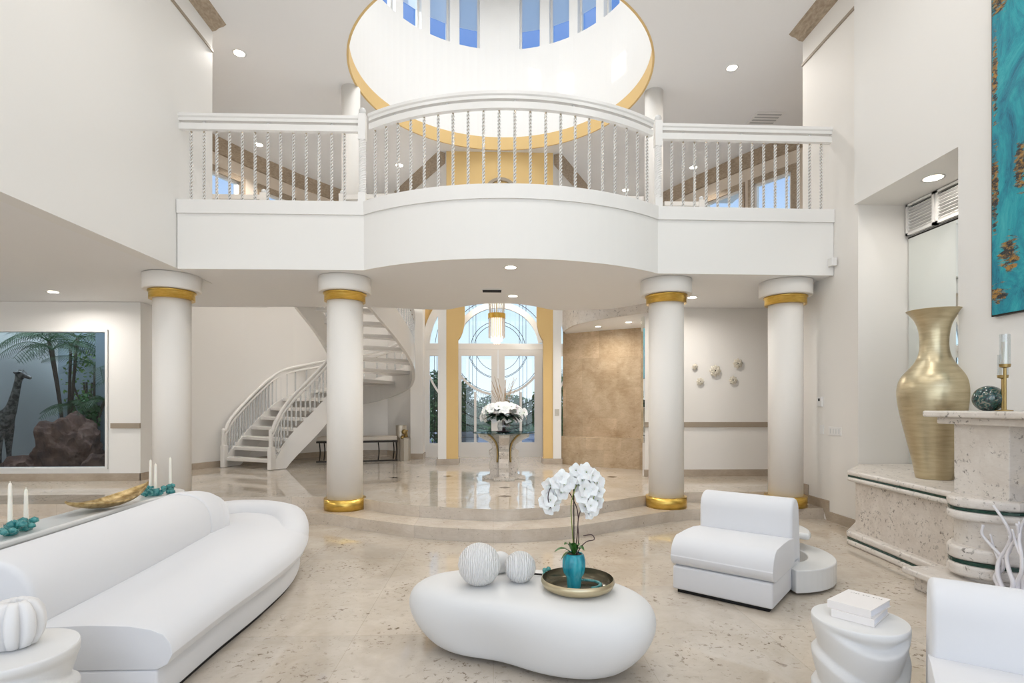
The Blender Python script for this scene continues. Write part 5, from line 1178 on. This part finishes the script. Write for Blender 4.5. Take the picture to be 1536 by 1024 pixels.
def palm(x, y, z, stems, h, nf, L, label, seed, m=PALM, cat_='palm', up=.6):
    t = thing('palm', (x, y, z), label, cat_, 'palms and shrubs'); rr = random.Random(seed); bt = nb(); bf = nb()
    for s in range(stems):
        hx, hy = rr.uniform(-.12, .12) * stems, rr.uniform(-.08, .08) * stems; hh = h * rr.uniform(.75, 1); top = Vector((x + hx * 2, y + hy, z + hh))
        tube(bt, cat([(x + hx, y + hy, z - .05), (x + hx * 1.4, y + hy, z + hh * .5), top], 4), .028 * max(1, h / 3), 7)
        for i in range(nf): a = 2 * PI * i / nf + rr.random(); frond(bf, top, (math.cos(a), math.sin(a), up + rr.uniform(-.3, .4)), L * rr.uniform(.8, 1.1), L * rr.uniform(.5, .95))
    ob('stems', bt, BALE, t); ob('fronds', bf, m, t, fix=False)
palm(-8.12, 11.15, .32, 4, 2.45, 7, 1.15, 'feathery palm clump rising behind the garden boulder', 2)
palm(-8.9, 11.6, .32, 2, 2.6, 7, 1.35, 'second palm with arching fronds over the giraffe', 5)
palm(-8.0, 10.9, .9, 2, .75, 9, .7, 'low spiky palm tuft just above the boulder', 8)
def leafcloud(bm, c, r, n, s, rnd):
    for i in range(n):
        a = rnd.uniform(0, 2 * PI); z = rnd.uniform(-1, 1); q = math.sqrt(1 - z * z); k = rnd.uniform(.55, 1.0); p = Vector((c[0] + r[0] * k * q * math.cos(a), c[1] + r[1] * k * q * math.sin(a), c[2] + r[2] * k * z))
        u = Vector((rnd.gauss(0, 1), rnd.gauss(0, 1), rnd.gauss(0, 1))).normalized() * s * rnd.uniform(.6, 1.2); w = u.orthogonal().normalized() * s * .45
        bm.faces.new([bm.verts.new(v) for v in (p - u, p + w, p + u, p - w)])
def shrub(x, y, z, r, label, seed, m=LEAF, n=500, s=.05, nm='shrub'):
    rnd = random.Random(seed); b = nb(); leafcloud(b, (x, y, z + r[2]), r, n, s, rnd); t = thing(nm, (x, y, z), label, 'shrub', 'palms and shrubs'); ob('foliage', b, m, t, fix=False)
    b = nb()
    for i in range(4): tube(b, [(x, y, z), (x + rnd.uniform(-.5, .5) * r[0], y + rnd.uniform(-.5, .5) * r[1], z + r[2])], .02, 5)
    ob('stems', b, BALE, t)
shrub(-7.85, 10.85, .9, (.25, .15, .42), 'dark leafy shrub between boulder and garden wall', 4)
shrub(-8.75, 12.1, 1.2, (.55, .2, .8), 'pale green shrub at the back of the garden, sunlight painted into its leaves', 6, PALM2, 260, .05)
# ================================================================ OUTSIDE THE ENTRANCE
PAV, _ = stone('driveway_paving', (.40, .40, .40), (.55, .54, .52), (.3, .3, .3), (.6, .3, None), .7, .7, 1.5)
b = nb(); box(b, -30, 30, 13.8, 27, .10, .22); struct('floor_driveway', b, PAV)
GRASS = mat('lawn_green', (.09, .17, .05), .9); b = nb(); box(b, -60, 60, 27, 80, .10, .24); o = ob('lawn', b, GRASS); tag(o, 'green lawn beyond the driveway outside the entrance', 'lawn', None, 'stuff')
HEDG = mat('hedge_green', (.07, .17, .06), .7)
for i, (x, y, r, lab) in enumerate([(-1.7, 18.2, (1.15, .8, 1.25), 'dense hedge outside the left door pane'), (-4.6, 18, (1.5, .9, 1.45), 'dense hedge outside the left sidelight'), (2.6, 19, (1.4, .9, 1.15), 'dense hedge outside the right door pane'), (5.6, 18.5, (1.6, .9, 1.4), 'dense hedge far right outside the entrance'), (.5, 24, (1.6, 1.0, .9), 'low clipped bush on the driveway island'), (-1.3, 15.4, (.35, .3, .30), 'small bush by the entrance path left')]):
    shrub(x, y, .22, r, lab, 40 + i, HEDG, 3000 if r[0] > 1 else 500, .10 if r[0] > 1 else .05, 'hedge')
palm(-1.6, 16.6, .2, 1, 1.9, 16, 1.5, 'palm outside whose fronds fill the top of the left door glass', 15, PALM, up=.3)
palm(3.4, 22, .2, 1, 3.0, 16, 2.0, 'palm tree outside seen through the right door glass', 16, PALM, up=.3)
palm(-6.2, 21, .2, 1, 3.4, 16, 2.2, 'palm tree outside beyond the left sidelight', 17, PALM, up=.3)
for x, y, lab in ((-.75, 16.2, 'grey planter pot outside the left door leaf'), (1.6, 16.4, 'grey planter pot outside the right door leaf')):
    t = thing('planter_pot', (x, y, .22), lab, 'planter', 'pots outside the entrance'); b = nb(); lathe(b, [(.20, 0), (.28, .1), (.33, .42), (.36, .44), (.36, .5), (.3, .5)], (x, y, .22), 28); ob('pot', b, mat('grey_pot', (.32, .33, .33), .7), t)
    b = nb(); leafcloud(b, (x, y, .95), (.38, .38, .32), 380, .05, random.Random(int(x * 10))); ob('foliage', b, HEDG, t, fix=False)
